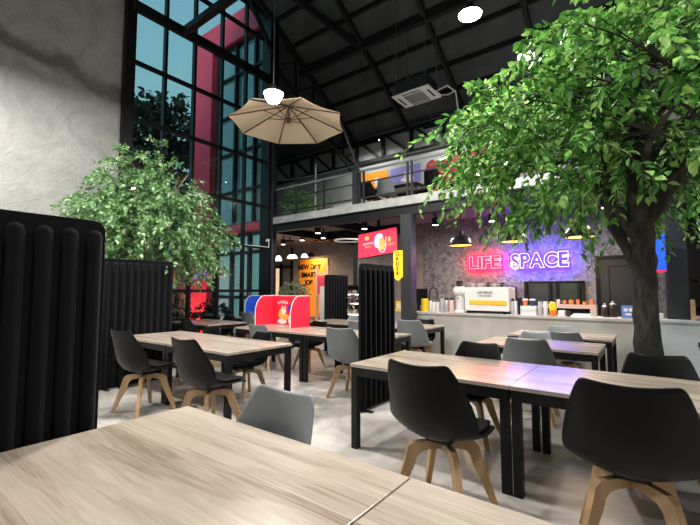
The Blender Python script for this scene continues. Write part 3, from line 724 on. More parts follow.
# --- left ficus
rng = random.Random(5)
T2 = empty('ficus_tree', (-7.42, 3.55, 0), label='artificial ficus tree with pale green leaves against the concrete wall on the left', cat='tree')
tr = MB(); P_, R_ = densify([(0, 0, 0), (.02, 0, .5), (0, .02, 1.0), (-.02, 0, 1.6), (.0, 0, 2.1), (.02, 0, 2.7), (0, 0, 3.4)], [.1, .08, .07, .07, .06, .045, .02])
tr.tube(P_, R_, 12); gnarl(tr, .02, 7)
limbs = []
for i in range(10):
    a = 2*pi*i/10+rng.uniform(-.2, .2); R = rng.uniform(.6, 1.0); z = rng.uniform(2.3, 3.6)
    l_, r_ = limb((0, 0, rng.uniform(1.5, 2.6)), (R*cos(a), R*sin(a), z), .035, .01, rng, .08); tr.tube(l_, r_, 6); limbs.append(l_)
tr.build('trunk', bark2, T2, smooth=True)
def lowT2(p):
    return 1.78+.12*sin(5*math.atan2(p.y, p.x))
tips = canopy(rng, 820, (0.05, .08, 2.7), (1.12, 1.15, 1.55), 1.9, .3, lambda p: lowT2(p)) 
tips = [t_ for t_ in tips if t_[0].z < 2.7 or math.hypot(t_[0].x, t_[0].y) < 1.25-.62*(t_[0].z-2.7)]
tips += canopy(rng, 90, (.1, 1.0, 2.3), (.6, .65, .4), 1.9, .2)
tips += canopy(rng, 60, (.1, -.75, 2.6), (.6, .55, .4), 1.9, .2)
tips = [t_ for t_ in tips if t_[0].x > -.78]
lc, tw = leafcloud(tips, 18, .08, .34, rng, .5)
raw(lc, 'foliage', leafB, T2); raw(tw, 'twigs', bark2, T2)['kind'] = 'stuff'
MB().lathe([(.2, 0), (.24, .02), (.27, .32), (.25, .32), (.22, .28), (0, .28)], 24).build('planter', char, T2, smooth='auto')
o = MB().box((-.22, -.14, 0), (.22, .14, .22)).build('white_box', white)  # pale fixture behind the crown
o.location = (-8.1, 4.9, 3.35); tag(o, 'white speaker box on the glass wall among the left tree crown', 'speaker'); 
MB().bar((0, 0, .11), (-.42, 0, .11), .04).build('bracket', white, o)

# bushes, potted plants, outdoor trees
def bush(name, loc, rad, n, per, size, ln, m, label, cat, seed, pot=None, stem=0, zc=0, group=None):
    rg = random.Random(seed); r = empty(name, loc, label=label, cat=cat, group=group)
    tp = canopy(rg, n, (0, 0, zc), rad, -9, .25)
    lc, tw = leafcloud(tp, per, size, ln, rg, .3)
    raw(lc, 'foliage', m, r)
    st = MB(); st.tube([(0, 0, .02), (.01, 0, zc*.6), (0, 0, zc)], [.025+stem, .02+stem, .008], 7)
    for k in range(5): l_, r_ = limb((0, 0, zc*.5), tp[k][0], .012+stem*.3, .004, rg); st.tube(l_, r_, 5)
    st.build('stem', bark2, r, smooth=True)
    if pot: MB().lathe([(pot*.75, 0), (pot, pot*1.6), (pot*.92, pot*1.6), (pot*.85, pot*1.45), (0, pot*1.45)], 20).build('pot', char, r, smooth='auto')
    return r
bush('balcony_shrub', (-7.75, 7.8, ZS), (.42, .2, .38), 130, 16, .07, .22, leafB, 'leafy green shrub behind the balcony railing, left end', 'plant', 3, pot=.12, zc=.5)
bush('balcony_shrub', (-7.0, 7.85, ZS), (.24, .16, .3), 40, 14, .055, .18, leafA, 'smaller dark shrub behind the balcony railing beside the white box', 'plant', 4, pot=.1, zc=.4)
bush('potted_olive', (-8.0, 7.95, 0), (.36, .3, .34), 130, 16, .06, .2, leafD, 'grey-green potted shrub behind the red divider', 'plant', 8, pot=.2, zc=1.3, stem=.005)
bush('dried_arrangement', (-6.15, 7.9, 0), (.16, .16, .3), 36, 12, .07, .18, leafW, 'black and white dried leaf arrangement beside the far ribbed screen', 'plant', 9, pot=.12, zc=1.15)
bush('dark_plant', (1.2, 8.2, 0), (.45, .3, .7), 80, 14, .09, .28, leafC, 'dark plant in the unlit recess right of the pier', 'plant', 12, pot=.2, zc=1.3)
for i, (x, y, z, rx, rh, sd, lab) in enumerate([
        (-15.9, 7.6, 6.5, 2.0, 3.1, 21, 'tall dark outdoor tree seen high through the glass wall'),
        (-12.9, 1.6, 2.6, 1.0, 1.6, 22, 'lower dark outdoor tree behind the crown of the left ficus')]):
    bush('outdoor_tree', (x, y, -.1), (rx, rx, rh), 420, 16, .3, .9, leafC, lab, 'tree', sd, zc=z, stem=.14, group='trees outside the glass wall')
for i, (x, y, r_) in enumerate([(-9.5, 4.2, .38), (-9.6, 5.3, .42), (-9.7, 6.5, .42), (-11.2, 3.6, .7), (-11.4, 5.7, .7)]):
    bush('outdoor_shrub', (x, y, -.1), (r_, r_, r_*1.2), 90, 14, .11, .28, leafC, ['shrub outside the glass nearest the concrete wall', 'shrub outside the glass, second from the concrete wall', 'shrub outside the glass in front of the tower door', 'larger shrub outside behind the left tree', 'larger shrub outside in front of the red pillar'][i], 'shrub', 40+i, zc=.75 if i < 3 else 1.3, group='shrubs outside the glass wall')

# ------------------------------------------------------------------ parasol
UC = Vector((-5.82, 5.56, 4.85)); UR = 1.2
U = empty('cantilever_parasol', tuple(UC), label='beige octagonal parasol hanging over the room below the roof', cat='parasol')
a0 = radians(12)
rim = [Vector((UR*cos(a0+k*pi/4), UR*sin(a0+k*pi/4), 0)) for k in range(8)]; top = Vector((0, 0, .40))
cv = MB(); NS = 5
for k in range(8):
    a, b = rim[k], rim[(k+1) % 8]; vs = []; fs = []
    for i in range(NS+1):
        t = i/NS
        for j in range(NS+1):
            s = j/NS; e = a.lerp(b, s); e = e*(1-.035*4*s*(1-s)); vs.append(top.lerp(e, t)+Vector((0, 0, .05*sin(pi*t)-.02*sin(pi*s)*t)))
    for i in range(NS):
        for j in range(NS): q = i*(NS+1)+j; fs.append((q, q+1, q+NS+2, q+NS+1))
    cv.add(vs, fs)
o = cv.build('canopy', umbm, U)
m = o.modifiers.new('s', 'SOLIDIFY'); m.thickness = .006; bake(o)
nt = umbm.node_tree; b_ = nt.nodes['Principled BSDF']; trn = nt.nodes.new('ShaderNodeBsdfTranslucent'); trn.inputs[0].default_value = (.75, .6, .4, 1)
mx = nt.nodes.new('ShaderNodeMixShader'); mx.inputs[0].default_value = .3; nt.links.new(b_.outputs[0], mx.inputs[1]); nt.links.new(trn.outputs[0], mx.inputs[2]); nt.links.new(mx.outputs[0], nt.nodes['Material Output'].inputs[0])
ribm = mat('parasol_metal', (.05, .035, .03), .4)
for k in range(8):
    MB().bar(top*.94, rim[k]*.995+Vector((0, 0, -.015)), .018 if k != 6 else .03).build('rib', ribm, U)
    MB().bar((0, 0, .08), top.lerp(rim[k], .42)-Vector((0, 0, .03)), .012).build('strut', ribm, U)
MB().lathe([(.03, .02), (.05, .04), (.05, .12), (.02, .14)], 12).build('hub', ribm, U, smooth='auto')
MB().tube([(0, 0, .1), (0, 0, .55)], .02, 8).build('centre_pole', ribm, U)
pm = Vector((-5.42, 7.52, ZS))-UC
MB().tube([pm, pm+Vector((0, 0, .8))], .035, 10).build('mast', char, U)
MB().tube([pm+Vector((0, 0, .78)), (.35, 1.25, .45), (0, 0, .58)], .028, 8).build('arm', char, U)

# ------------------------------------------------------------------ balcony railing and furniture
R0 = empty('balcony_railing', (0, YF+.08, ZS), label='dark metal railing along the balcony edge', cat='railing')
for z, h in ((.78, .045), (.5, .025), (.14, .025)):
    MB().box((-8.2, -.02, z-h/2), (5.9, .02, z+h/2)).build('rail', char if z < .7 else mat('rail_grey', (.2, .21, .22), .4), R0)
x = -6.55
xs = [-8.15, -7.4, -6.42, -5.32, -5.2, -4.05, -3.95, -2.8, -1.7, -.6, .5, 1.6, 2.7, 3.8]
for x in xs: MB().box((x-.02, -.02, 0), (x+.02, .02, .78)).build('post', char, R0)
MB().tube([(-6.75, .05, 0), (-6.75, .05, 1.25)], .02, 8).build('post', mat('pipe_grey', (.25, .26, .28), .4), R0)
MB().tube([(-8.1, .1, 1.05), (-6.8, .1, .98), (-5.4, .1, .98), (-3.0, .1, .98), (0, .1, .98)], .014, 6).build('cable_rail', steel, R0)
trim(MB().box((-5.49, YF+.02, ZS), (-5.35, YF+.14, ZS+.85)), char)
bt = copy_tree(protos[(1.35, .9)]); bt['label'] = 'table on the balcony behind the shell chairs'; bt['group'] = 'oak laminate tables'; bt.location = (-5.9, 8.75, ZS)
o = MB().box((0, 0, 0), (.62, .3, .3)).build('planter_box', white, bevel=.01); o.location = (-6.75, 8.15, ZS); tag(o, 'plain white box on the balcony floor beside the shrubs', 'box')
# posters on the rear balcony wall
o = simple('poster', MB().box((-8.05, YR-.02, 4.5), (-6.95, YR-.004, 5.52)), orange, 'orange poster on the balcony rear wall', 'poster'); 
a = MB(); disc(a, -7.4, 5.2, .14, .1, YR-.024); disc(a, -7.3, 5.05, .2, .08, YR-.024); a.build('print', white, o)
o = simple('poster', MB().box((-6.85, YR-.02, 4.9), (-5.72, YR-.004, 5.5)), purple, 'violet-blue poster with a pale figure on the balcony rear wall', 'poster')
a = MB(); disc(a, -6.2, 5.2, .14, .12, YR-.024); disc(a, -6.2, 5.05, .25, .08, YR-.024); a.build('print', white, o)
o = simple('poster', MB().prism([(-5.55, 4.6), (-5.55, 5.25), (-5.5, 5.42), (-5.4, 5.5), (-5.28, 5.52), (-5.2, 5.46), (-3.2, 5.62), (-3.2, 4.6)], 'y', YR-.02, YR-.004), mat('poster_red', (.4, .02, .05), .5), 'red poster with a rounded corner on the balcony rear wall', 'poster')
simple('low_cabinet', MB().box((-8.2, YR-.4, ZS), (-5.6, YR-.03, 4.7)), offw, 'pale low cabinet along the balcony rear wall', 'cabinet')
simple('lounge_sofa', MB().box((-4.3, 9.2, ZS), (-2.4, 9.9, ZS+.42)).box((-4.3, 9.7, ZS+.42), (-2.4, 9.92, ZS+.85)).box((-4.3, 9.2, ZS+.42), (-4.1, 9.7, ZS+.62)), blk_soft, 'black sofa on the balcony behind the railing', 'sofa', bevel=.03)

# AC cassette
A = empty('air_conditioner', (-4.42, 8.55, 6.18), label='white square ceiling air conditioner hanging under the dark roof', cat='air conditioner')
MB().box((-.5, -.36, 0), (.5, .36, .04)).build('face_panel', white, A, bevel=.01)
g = MB()
for i in range(9): g.box((-.24, -.2+i*.05, -.012), (.24, -.18+i*.05, 0))
g.box((-.25, -.21, -.004), (.25, .23, 0)); g.build('grille', mat('grille_grey', (.25, .25, .22), .5), A)
MB().box((-.24, -.31, -.004), (.24, -.27, .0)).box((-.42, -.2, -.004), (-.37, .2, 0)).box((.37, -.2, -.004), (.42, .2, 0)).box((-.24, .27, -.004), (.24, .31, .0)).build('louvre', blk, A)
MB().box((-.42, -.32, .04), (.42, .32, .36)).build('casing', char, A)
for sx in (-.4, .4):
    for sy in (-.3, .3): MB().bar((sx, sy, .36), (sx, sy, rz_(8.55+sy)-6.18-.02), .012).build('hanger', steel, A)
MB().tube([(.5, .1, .06), (.72, .2, .16), (.85, .4, .05), (.88, .5, -.5)], .018, 8).tube([(.5, 0, .02), (.6, .1, -.08), (.7, .3, -.02), (.8, .45, .1)], .014, 8).build('pipe', white, A)

# ------------------------------------------------------------------ neon words
def neon(word, x0, x1, z, size, tube_m, halo_m, back_m, label, loc_y=9.40, off=.0):
    r = empty('neon_word', ((x0+x1)/2, loc_y, z), label=label, cat='neon sign', group='neon words over the bar')
    cu = bpy.data.curves.new('m', 'FONT'); cu.size = size
    ws = []
    for ch in word:
        cu.body = ch; t = bpy.data.objects.new('m', cu); COL.objects.link(t); bpy.context.view_layer.update(); ws.append(t.dimensions.x); bpy.data.objects.remove(t)
    gap = size*.12; tot = sum(ws)+gap*(len(ws)-1); sc = (x1-x0)/tot; x = -(x1-x0)/2
    for ch, w in zip(word, ws):
        cx = x+w*sc/2; x += (w+gap)*sc
        M = facing(cx, 0, 0) @ Matrix.Diagonal((sc, 1, 1, 1))
        L = text(ch, 'letter', tube_m, r, size, outline=.0062, offset=size*.05, mat4=M)
        text(ch, 'backing', back_m, r, size, extrude=.006, offset=size*.16, mat4=facing(cx, .03, 0) @ Matrix.Diagonal((sc, 1, 1, 1)))  # added glowing plate imitates the coloured halo round each letter
        text(ch, 'backlight', halo_m, r, size, outline=.006, offset=size*.06, mat4=facing(cx, .055, 0) @ Matrix.Diagonal((sc, 1, 1, 1)))  # added hidden tubes throw the halo onto the wall
    return r
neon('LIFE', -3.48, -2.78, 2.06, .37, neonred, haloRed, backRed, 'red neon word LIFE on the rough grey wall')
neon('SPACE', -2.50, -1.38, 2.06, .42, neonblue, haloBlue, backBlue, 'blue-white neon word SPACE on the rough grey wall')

# dome pendants over the bar
domem = mat('dome_black', (.02, .02, .022), .35); domein = mat('dome_inside', (.85, .6, .32), .5)
def pendant(x, y, z, label):
    r = empty('dome_pendant', (x, y, z), label=label, cat='pendant lamp', group='black dome pendants over the bar'); r.scale = (1.15,)*3
    MB().lathe([(.02, .30), (.05, .28), (.055, .22), (.12, .19), (.19, .12), (.235, .02), (.24, 0), (.23, 0), (.225, .02), (.18, .11), (.11, .175), (.0, .18)], 28, mi=0).build('shade', domem, r, smooth='auto')
    MB().lathe([(.222, .012), (.176, .105), (.108, .168), (.0, .172)], 28).build('reflector', domein, r, smooth=True)
    MB().lathe([(.0, .03), (.04, .04), (.05, .07), (.035, .11), (.02, .15)], 14).build('bulb', bulbw, r, smooth=True)
    MB().tube([(0, 0, .3), (0, 0, (3.2-z)/1.15)], .006, 6).build('cord', blk, r)
    MB().lathe([(.0, .012), (.205, .012), (.205, .016), (.0, .016)], 24).build('diffuser', mat('warm_diffuser', (1, .8, .5), .5, emit=(1, .55, .2), es=3.2), r)  # added glowing disc imitates the lit inside of the shade
    area_lamp('lamp_light', (0, 0, -.005), 40, .36, (1, .72, .42), parent=r)
pendant(-3.26, 8.3, 2.38, 'leftmost black dome pendant over the bar, left of the word LIFE')
pendant(-2.15, 8.3, 2.38, 'black dome pendant between the words LIFE and SPACE, under the leaves')
pendant(-1.0, 8.3, 2.38, 'rightmost black dome pendant, above the end of the word SPACE')

# spot cans under the balcony
cans = [(-7.3, 7.75), (-6.75, 7.9), (-6.6, 8.4), (-5.35, 7.6), (-5.9, 7.5), (-3.15, 7.75), (-4.6, 8.7)]
canp = [((304, 237.5)), ((323, 240.5)), ((341, 243.5)), ((334, 227.5)), ((380, 229.5)), ((433, 217))]
cl = ['leftmost black ceiling spotlight under the balcony', 'second black ceiling spotlight from the left under the balcony', 'third black ceiling spotlight, beside the ring lamp', 'black ceiling spotlight near the balcony edge', 'black ceiling spotlight just above the tilted screen', 'black ceiling spotlight right of the steel column']
cl += ['ceiling spotlight over the espresso machine, behind the leaves', 'ceiling spotlight over the hatch window, behind the leaves', 'ceiling spotlight before the dark door, behind the leaves']  # extra unseen spots added to brighten the bar wall and counter
cloc = [(-9.6, 9.0), (-8.35, 8.6), (-7.5, 8.6), (-6.95, 7.75), (-5.55, 7.9), (-3.9, 8.4), (-2.7, 8.7), (-1.6, 8.7), (-.6, 8.5)]
for (x, y), lab in zip(cloc, cl):
    r = empty('ceiling_spotlight', (x, y, 2.92), label=lab, cat='spotlight', group='ceiling spotlights under the balcony')
    MB().lathe([(.075, 0), (.08, .01), (.08, .16), (.05, .17)], 16).build('housing', blk, r, smooth='auto')
    MB().lathe([(.066, -.004), (.066, .004)], 16).build('lens', downw, r)
    MB().tube([(0, 0, .16), (0, 0, .285)], .02, 8).build('stem', blk, r)
    area_lamp('lamp_light', (0, 0, -.02), 30, .12, (1, .9, .8), parent=r)
# hanging cluster of small shades
r = empty('cluster_lamp', (-9.6, 9.3, 2.45), label='cluster of five small glowing shades hanging at the far left under the balcony', cat='pendant lamp')
MB().lathe([(.14, .6), (.14, .64), (.02, .66)], 16).build('canopy', blk, r)
for k, (dx, dy, dz) in enumerate([(-.55, 0, .03), (-.3, -.25, -.05), (-.05, .25, .06), (.25, -.2, 0), (.5, .2, .05)]):
    s_ = MB().lathe([(.02, .12), (.06, .1), (.12, .0), (.11, 0), (.0, .03)], 14, (dx, dy, dz)).build('shade', mat('opal_glow', (1, .9, .8), .5, emit=(1, .85, .68), es=5), r, smooth='auto')
    MB().tube([(dx, dy, dz+.12), (dx*.7, dy*.7, .5), (0, 0, .62)], .008, 6).build('arm', blk, r)
MB().tube([(0, 0, .62), (0, 0, .75)], .02, 8).build('stem', blk, r)
area_lamp('lamp_light', (0, 0, -.1), 120, .8, (1, .82, .65), parent=r)
# ring lamp
ring = MB(); ring.tube([(.34*cos(2*pi*k/28), .34*sin(2*pi*k/28), 0) for k in range(29)], .022, 8)
r = empty('ring_lamp', (-6.3, 8.2, 2.72), label='thin white ring hanging beside the tilted screen', cat='lamp')
ring.build('ring', white, r, smooth=True); MB().tube([(-.34, 0, 0), (0, 0, .47), (.34, 0, 0)], .005, 5).build('cable', blk, r)
# TV
r = empty('wall_screen', (-5.08, 7.75, 2.52), label='tilted red menu screen hanging under the balcony', cat='screen'); r.scale = (1.1,)*3; r.rotation_euler = (radians(-9), radians(-6), radians(4))
MB().box((-.48, .0, -.28), (.48, .06, .28)).build('casing', blk, r, bevel=.006)
MB().box((-.47, -.006, -.27), (.47, 0, .27)).build('display', screenred, r)
a = MB(); disc(a, .05, .12, .1, .09, -.008, 0); disc(a, .0, .03, .07, .14, -.009, 0); disc(a, .12, -.04, .075, .14, -.01, 1); a.tube([(.03, -.012, .1), (.05, -.012, -.16), (.1, -.012, -.22), (.16, -.012, -.22), (.21, -.012, -.14), (.22, -.012, .1)], .012, 5, 0); disc(a, .3, .03, .04, .06, -.009, 1); disc(a, -.25, .15, .06, .05, -.009, 1)
a.build('picture', [screenpink, screenor], r)
text('SUMMER', 'lettering', screenpink, r, .07, mat4=facing(-.22, -.01, .02)); text('drinks', 'lettering', screenor, r, .06, mat4=facing(-.22, -.01, -.05)); text('NEW', 'lettering', screenor, r, .07, mat4=facing(.33, -.01, -.08))
MB().bar((.0, .05, .2), (.0, .1, .62), .05).build('bracket', blk, r)
# signs
r = empty('order_sign', (-4.17, 7.15, 1.94), label='yellow arrow-shaped sign hanging left of the steel column', cat='sign')
MB().prism([(-.1, -.25), (0, -.33), (.1, -.25), (.1, .3), (-.1, .3)], 'y', -.02, .02).build('board', signyel, r)
for i, ch in enumerate('ORDER'): text(ch, 'letter', blk, r, .11, .002, .003, mat4=facing(0, -.024, .22-i*.1))
MB().bar((.05, .0, .2), (.05, .04, .2), .02).build('bracket', blk, r)
r = empty('pickup_sign', (.12, 7.38, 2.02), label='blue sign with white vertical letters between the tree trunk and the pier', cat='sign')
MB().box((-.1, -.02, -.31), (.08, .02, .33)).build('board', signblue, r, bevel=.012); MB().prism([(-.1, -.33), (0, -.345), (.08, -.33), (.08, -.31), (-.1, -.31)], 'y', -.02, .02).build('red_tip', mat('lit_red', (.8, .02, .03), .5, emit=(1, .03, .03), es=.6), r)
for i, ch in enumerate('PICK UP'):
    if ch != ' ': text(ch, 'letter', white, r, .1, .002, .003, mat4=facing(-.065, -.026, .26-i*.085))
MB().bar((.0, .0, .2), (.12, .26, .2), .02).build('bracket', blk, r)

# orange wall panel with lettering, with its lamp
r = tag(MB().box((-10.95, YR-.14, .4), (-9.5, YR-.1, 2.6)).build('wall_panel', orange), 'orange painted wall panel with dark lettering at the far left under the balcony', 'wall panel')
for i, s_ in enumerate(['NEW DAY', 'SMART', 'JOB']): text(s_, 'lettering', blk, r, .26, .003, .012, mat4=facing(-10.45, YR-.15, 2.3-i*.3))
q = empty('wall_lamp', (-10.0, YR-.5, 2.66), label='small dark wall lamp lighting the orange panel', cat='lamp')
MB().lathe([(.02, .18), (.05, .14), (.15, 0), (.14, 0), (.04, .12), (0, .13)], 16).build('shade', blk, q, smooth='auto'); MB().tube([(0, 0, .15), (0, .15, .3), (0, .38, .25)], .012, 6).build('arm', blk, q)
MB().lathe([(0, .02), (.04, .04), (.03, .09)], 10).build('bulb', bulbw, q); area_lamp('lamp_light', (0, 0, -.01), 45, .2, (1, .7, .35), (radians(25), 0, 0), parent=q)
# display stand and easel board beside the far screen
r = empty('display_stand', (-8.0, 9.1, 0), label='pale pink open frame display stand behind the far ribbed screen', cat='display stand')
MB().box((-.25, 0, 0), (-.19, .06, 2.15)).box((.19, 0, 0), (.25, .06, 2.15)).box((-.19, 0, 1.9), (.19, .05, 1.95)).build('frame', pinkm, r); MB().box((-.19, .02, 1.3), (.19, .04, 1.85)).build('panel', red, r)
simple('notice_board', MB().box((-7.35, 8.3, 0.0), (-6.95, 8.34, 1.52)), white, 'white standing board behind the dried arrangement', 'board')
# cake cabinet
r = empty('cake_cabinet', (-7.2, 8.75, 0), label='lit glass cake cabinet right of the far ribbed screen', cat='cabinet')
MB().box((0, 0, 0), (1.1, .6, .45)).box((0, .55, .45), (1.1, .6, 1.55)).box((0, 0, 1.52), (1.1, .6, 1.56)).box((0, 0, .45), (.03, .03, 1.55)).box((1.07, 0, .45), (1.1, .03, 1.55)).build('body', blk_soft, r)
for z in (.75, 1.05, 1.3):
    s_ = MB().box((.03, .03, z), (1.07, .54, z+.02)).build('shelf', white, r); MB().box((.04, .035, z-.02), (1.06, .05, z)).build('light_strip', mat('strip_glow', (1, 1, 1), .5, emit=(1, .95, .85), es=4), s_)
rg = random.Random(2)
cakem = [mat('cake_cream', (.7, .6, .4), .6), mat('cake_cocoa', (.12, .06, .03), .6), mat('cake_berry', (.5, .1, .1), .6)]
for z in (.771, 1.071, 1.321):
    for k in range(5):
        o = MB().lathe([(.07, 0), (.07, .09), (.02, .11)], 12).build('cake', rg.choice(cakem), smooth='auto'); o.location = (-7.05+k*.2, 9.0, z); tag(o, '%s small round cake on the %s shelf of the lit cabinet' % (['leftmost', 'second', 'middle', 'fourth', 'rightmost'][k], {.771: 'lowest', 1.071: 'middle', 1.321: 'top'}[z]), 'cake', 'cakes in the lit cabinet')

# ------------------------------------------------------------------ things on the bar
E = empty('espresso_machine', (-2.93, 7.6, CT), label='white espresso machine with a yellow stripe on the bar counter', cat='coffee machine')
MB().box((0, .0, .05), (.84, .45, .50)).build('body', white, E, bevel=.015)
MB().box((.1, -.012, .17), (.80, .0, .25)).build('stripe', mat('warm_yellow', (.9, .5, .03), .4), E)
MB().box((.03, .02, 0), (.12, .4, .05)).box((.72, .02, 0), (.81, .4, .05)).box((.1, .05, .02), (.74, .4, .05)).build('foot', blk, E)
MB().box((.06, .04, .5), (.78, .4, .515)).box((.06, .04, .55), (.78, .05, .56)).box((.06, .04, .51), (.07, .05, .56)).box((.77, .04, .51), (.78, .05, .56)).build('cup_rail', steel, E)
text('LIFE SPACE', 'lettering', blk, E, .06, mat4=facing(.4, -.006, .4)); text('coffee and bakery', 'lettering', blk, E, .035, mat4=facing(.4, -.006, .34))
for k, (dx, m_) in enumerate([(.12, offw), (.3, pinkm), (.42, blk), (.55, offw), (.68, blk), (.2, offw)]):
    o = MB().lathe([(.028, 0), (.04, .07), (.035, .07), (.02, .01)], 12).build('coffee_cup', m_, smooth='auto'); o.location = (-2.93+dx, 7.75 if k < 5 else 7.9, CT+.516); tag(o, ['cream cup at the left on top of the espresso machine', 'pink cup on top of the espresso machine', 'black cup right of the pink one on the espresso machine', 'cream cup right of centre on the espresso machine', 'black cup at the right on top of the espresso machine', 'cream cup in the second row on the espresso machine'][k], 'cup', 'cups on the espresso machine')
Gd = empty('coffee_grinder', (-3.1, 7.78, CT), label='white coffee grinder left of the espresso machine', cat='coffee grinder')
MB().lathe([(.13, 0), (.13, .02), (.085, .05), (.08, .3), (.07, .36)], 20).build('body', white, Gd, smooth='auto')
hd = MB().lathe([(.02, -.11), (.075, -.09), (.105, -.03), (.11, .03), (.08, .09), (.02, .11)], 18); hd.v = [(v[0]*1.25, v[1], v[2]+.42) for v in hd.v]; hd.build('head', white, Gd, smooth=True)
MB().lathe([(.04, .5), (.06, .52), (.07, .63), (.06, .64)], 14).build('hopper', dglass, Gd, smooth='auto'); MB().tube([(0, -.08, .3), (0, -.16, .28)], .014, 6).build('spout', steel, Gd)
def can(x, y, r_, h, m_, name, label, cat, group, lid=None):
    o = MB().lathe([(r_*.96, 0), (r_, .01), (r_, h), (r_*.9, h+.006)], 16).build(name, m_, smooth='auto'); o.location = (x, y, CT); tag(o, label, cat, group)
    if lid: MB().lathe([(r_*1.05, h), (r_*1.05, h+.02), (r_*.5, h+.05)], 16).build('lid', lid, o, smooth='auto')
    return o
can(-3.80, 7.62, .075, .26, yellow, 'yellow_canister', 'yellow canister beside the steel column on the bar', 'canister', None)
pc = mat('paper_cup', (.62, .6, .6), .6); pg = mat('paper_cup_grey', (.38, .38, .42), .5)
can(-3.66, 7.6, .03, .22, pc, 'cup_stack', 'stack of white paper cups right of the yellow canister', 'cups', 'stacks of paper cups')
can(-3.585, 7.6, .034, .2, pc, 'cup_stack', 'second stack of white paper cups from the column', 'cups', 'stacks of paper cups')
can(-3.50, 7.6, .034, .2, pc, 'cup_stack', 'third stack of white paper cups from the column', 'cups', 'stacks of paper cups')
can(-3.40, 7.6, .042, .27, pg, 'cup_stack', 'tall grey stack of cups before the two steel canisters', 'cups', 'stacks of paper cups')
can(-3.305, 7.6, .042, .25, mat('pale_steel', (.55, .55, .57), .35, .6), 'steel_canister', 'left one of two pale canisters with dark lids', 'canister', None, blk)
can(-3.21, 7.62, .042, .25, pinkm, 'steel_canister', 'pinkish canister with a dark lid beside the coffee grinder', 'canister', None, blk)
r = empty('till_monitor', (-4.1, 7.85, CT), label='black till monitor partly hidden by the steel column', cat='monitor')
MB().box((-.22, 0, .12), (.24, .04, .48)).build('screen', blk, r, bevel=.006); MB().box((-.03, .04, 0), (.03, .08, .2)).box((-.12, -.05, 0), (.12, .12, .02)).build('stand', blk, r)
o = MB().tube([(0, 0, 0), (0, 0, .38)]+[(.09-.09*cos(a_), 0, .38+.12*sin(a_)) for a_ in [i*pi/10 for i in range(1, 11)]]+[(.18, 0, .25)], .014, 8).build('gooseneck_tap', blk, smooth=True); o.location = (-3.83, 7.9, CT); tag(o, 'black curved gooseneck tap right of the steel column', 'tap')
o = MB().box((0, 0, 0), (.16, .14, .2)).build('yellow_box', yellow, bevel=.005); o.location = (-4.5, 7.6, CT); tag(o, 'yellow box left of the steel column on the bar', 'box'); MB().box((.03, -.003, .05), (.13, 0, .15)).build('label', white, o)
for i, (px, w_, h_, m_, lab) in enumerate([(-2.03, .05, .25, pg, 'grey bottle right of the espresso machine'), (-1.975, .045, .24, pc, 'white bottle right of the espresso machine'), (-1.92, .03, .2, blk, 'slim black bottle between the bottles and the white boxes')]):
    can(px, 7.62, w_/2+.005, h_, m_, 'syrup_bottle', lab, 'bottle', 'bottles right of the espresso machine', blk if i != 1 else None)
for i, (z0, m_) in enumerate([(0, white), (.055, pc), (.11, white)]):
    o = MB().box((0, 0, 0), (.26, .2, .053)).build('flat_box', m_, bevel=.003); o.location = (-1.88, 7.55, CT+z0); tag(o, ['bottom flat white box of the stack on the bar', 'middle flat white box of the stack on the bar', 'top flat white box of the stack on the bar'][i], 'box', 'flat white boxes on the bar')
for i, (dx, m_, lab) in enumerate([(.06, mat('orange_cup', (.75, .2, .05), .5), 'orange cup standing on the flat white boxes'), (.18, navy, 'navy blue cup standing on the flat white boxes')]):
    o = MB().lathe([(.035, 0), (.05, .1), (.045, .1), (.03, .01)], 14).build('takeaway_cup', m_, smooth='auto'); o.location = (-1.88+dx, 7.66, CT+.163); tag(o, lab, 'cup'); MB().lathe([(.052, .1), (.052, .115), (.04, .13)], 14).build('lid', white, o, smooth='auto')
can(-1.56, 7.6, .035, .24, pg, 'cup_stack', 'grey stack of cups left of the yellow box on the bar', 'cups', 'stacks of paper cups')
can(-1.475, 7.6, .036, .24, pc, 'cup_stack', 'white stack of cups left of the yellow box on the bar', 'cups', 'stacks of paper cups')
o = MB().box((0, 0, 0), (.1, .1, .1)).build('orange_box', mat('deep_orange', (.75, .17, .02), .5), bevel=.004); o.location = (-1.41, 7.56, CT); tag(o, 'orange box under the yellow one on the bar', 'box')
o = MB().box((0, 0, 0), (.1, .1, .135)).build('yellow_box', yellow, bevel=.004); o.location = (-1.41, 7.56, CT+.101); tag(o, 'yellow box standing on the orange one on the bar', 'box')
o = MB().box((0, 0, 0), (.1, .12, .1)).build('napkin_box', white, bevel=.008); o.location = (-1.28, 7.58, CT); tag(o, 'white napkin box right of the orange box on the bar', 'box')
can(-1.13, 7.62, .032, .09, char, 'small_jar', 'small dark jar beside the napkin box', 'jar', None)
o = MB().box((0, 0, 0), (.3, .22, .02)).box((0.01, .01, .02), (.27, .2, .05)).build('paper_stack', white, bevel=.004); o.location = (-1.07, 7.56, CT); tag(o, 'low white stack of paper on the bar, left of the jars', 'paper')
jg = mat('jar_contents', (.03, .022, .02), .2)
for i, (x, r_, h_, lab) in enumerate([(-.60, .055, .16, 'smaller dark glass jar with a knob lid on the bar'), (-.49, .06, .2, 'larger dark glass jar with a rounded lid on the bar')]):
    o = MB().lathe([(r_*.9, 0), (r_, .01), (r_, h_*.8), (r_*.7, h_)], 18).build('glass_jar', jg, smooth='auto'); o.location = (x, 7.6, CT+.016); tag(o, lab, 'jar')
    MB().lathe([(r_*.72, h_), (r_*.78, h_+.015), (r_*.3, h_+.03), (.018, h_+.045), (.01, h_+.06)], 16).build('lid', steel, o, smooth='auto')
o = MB().box((-.70, 7.52, CT), (-.40, 7.7, CT+.015)).build('tray', white, bevel=.003); tag(o, 'thin white tray under the two dark jars', 'tray')
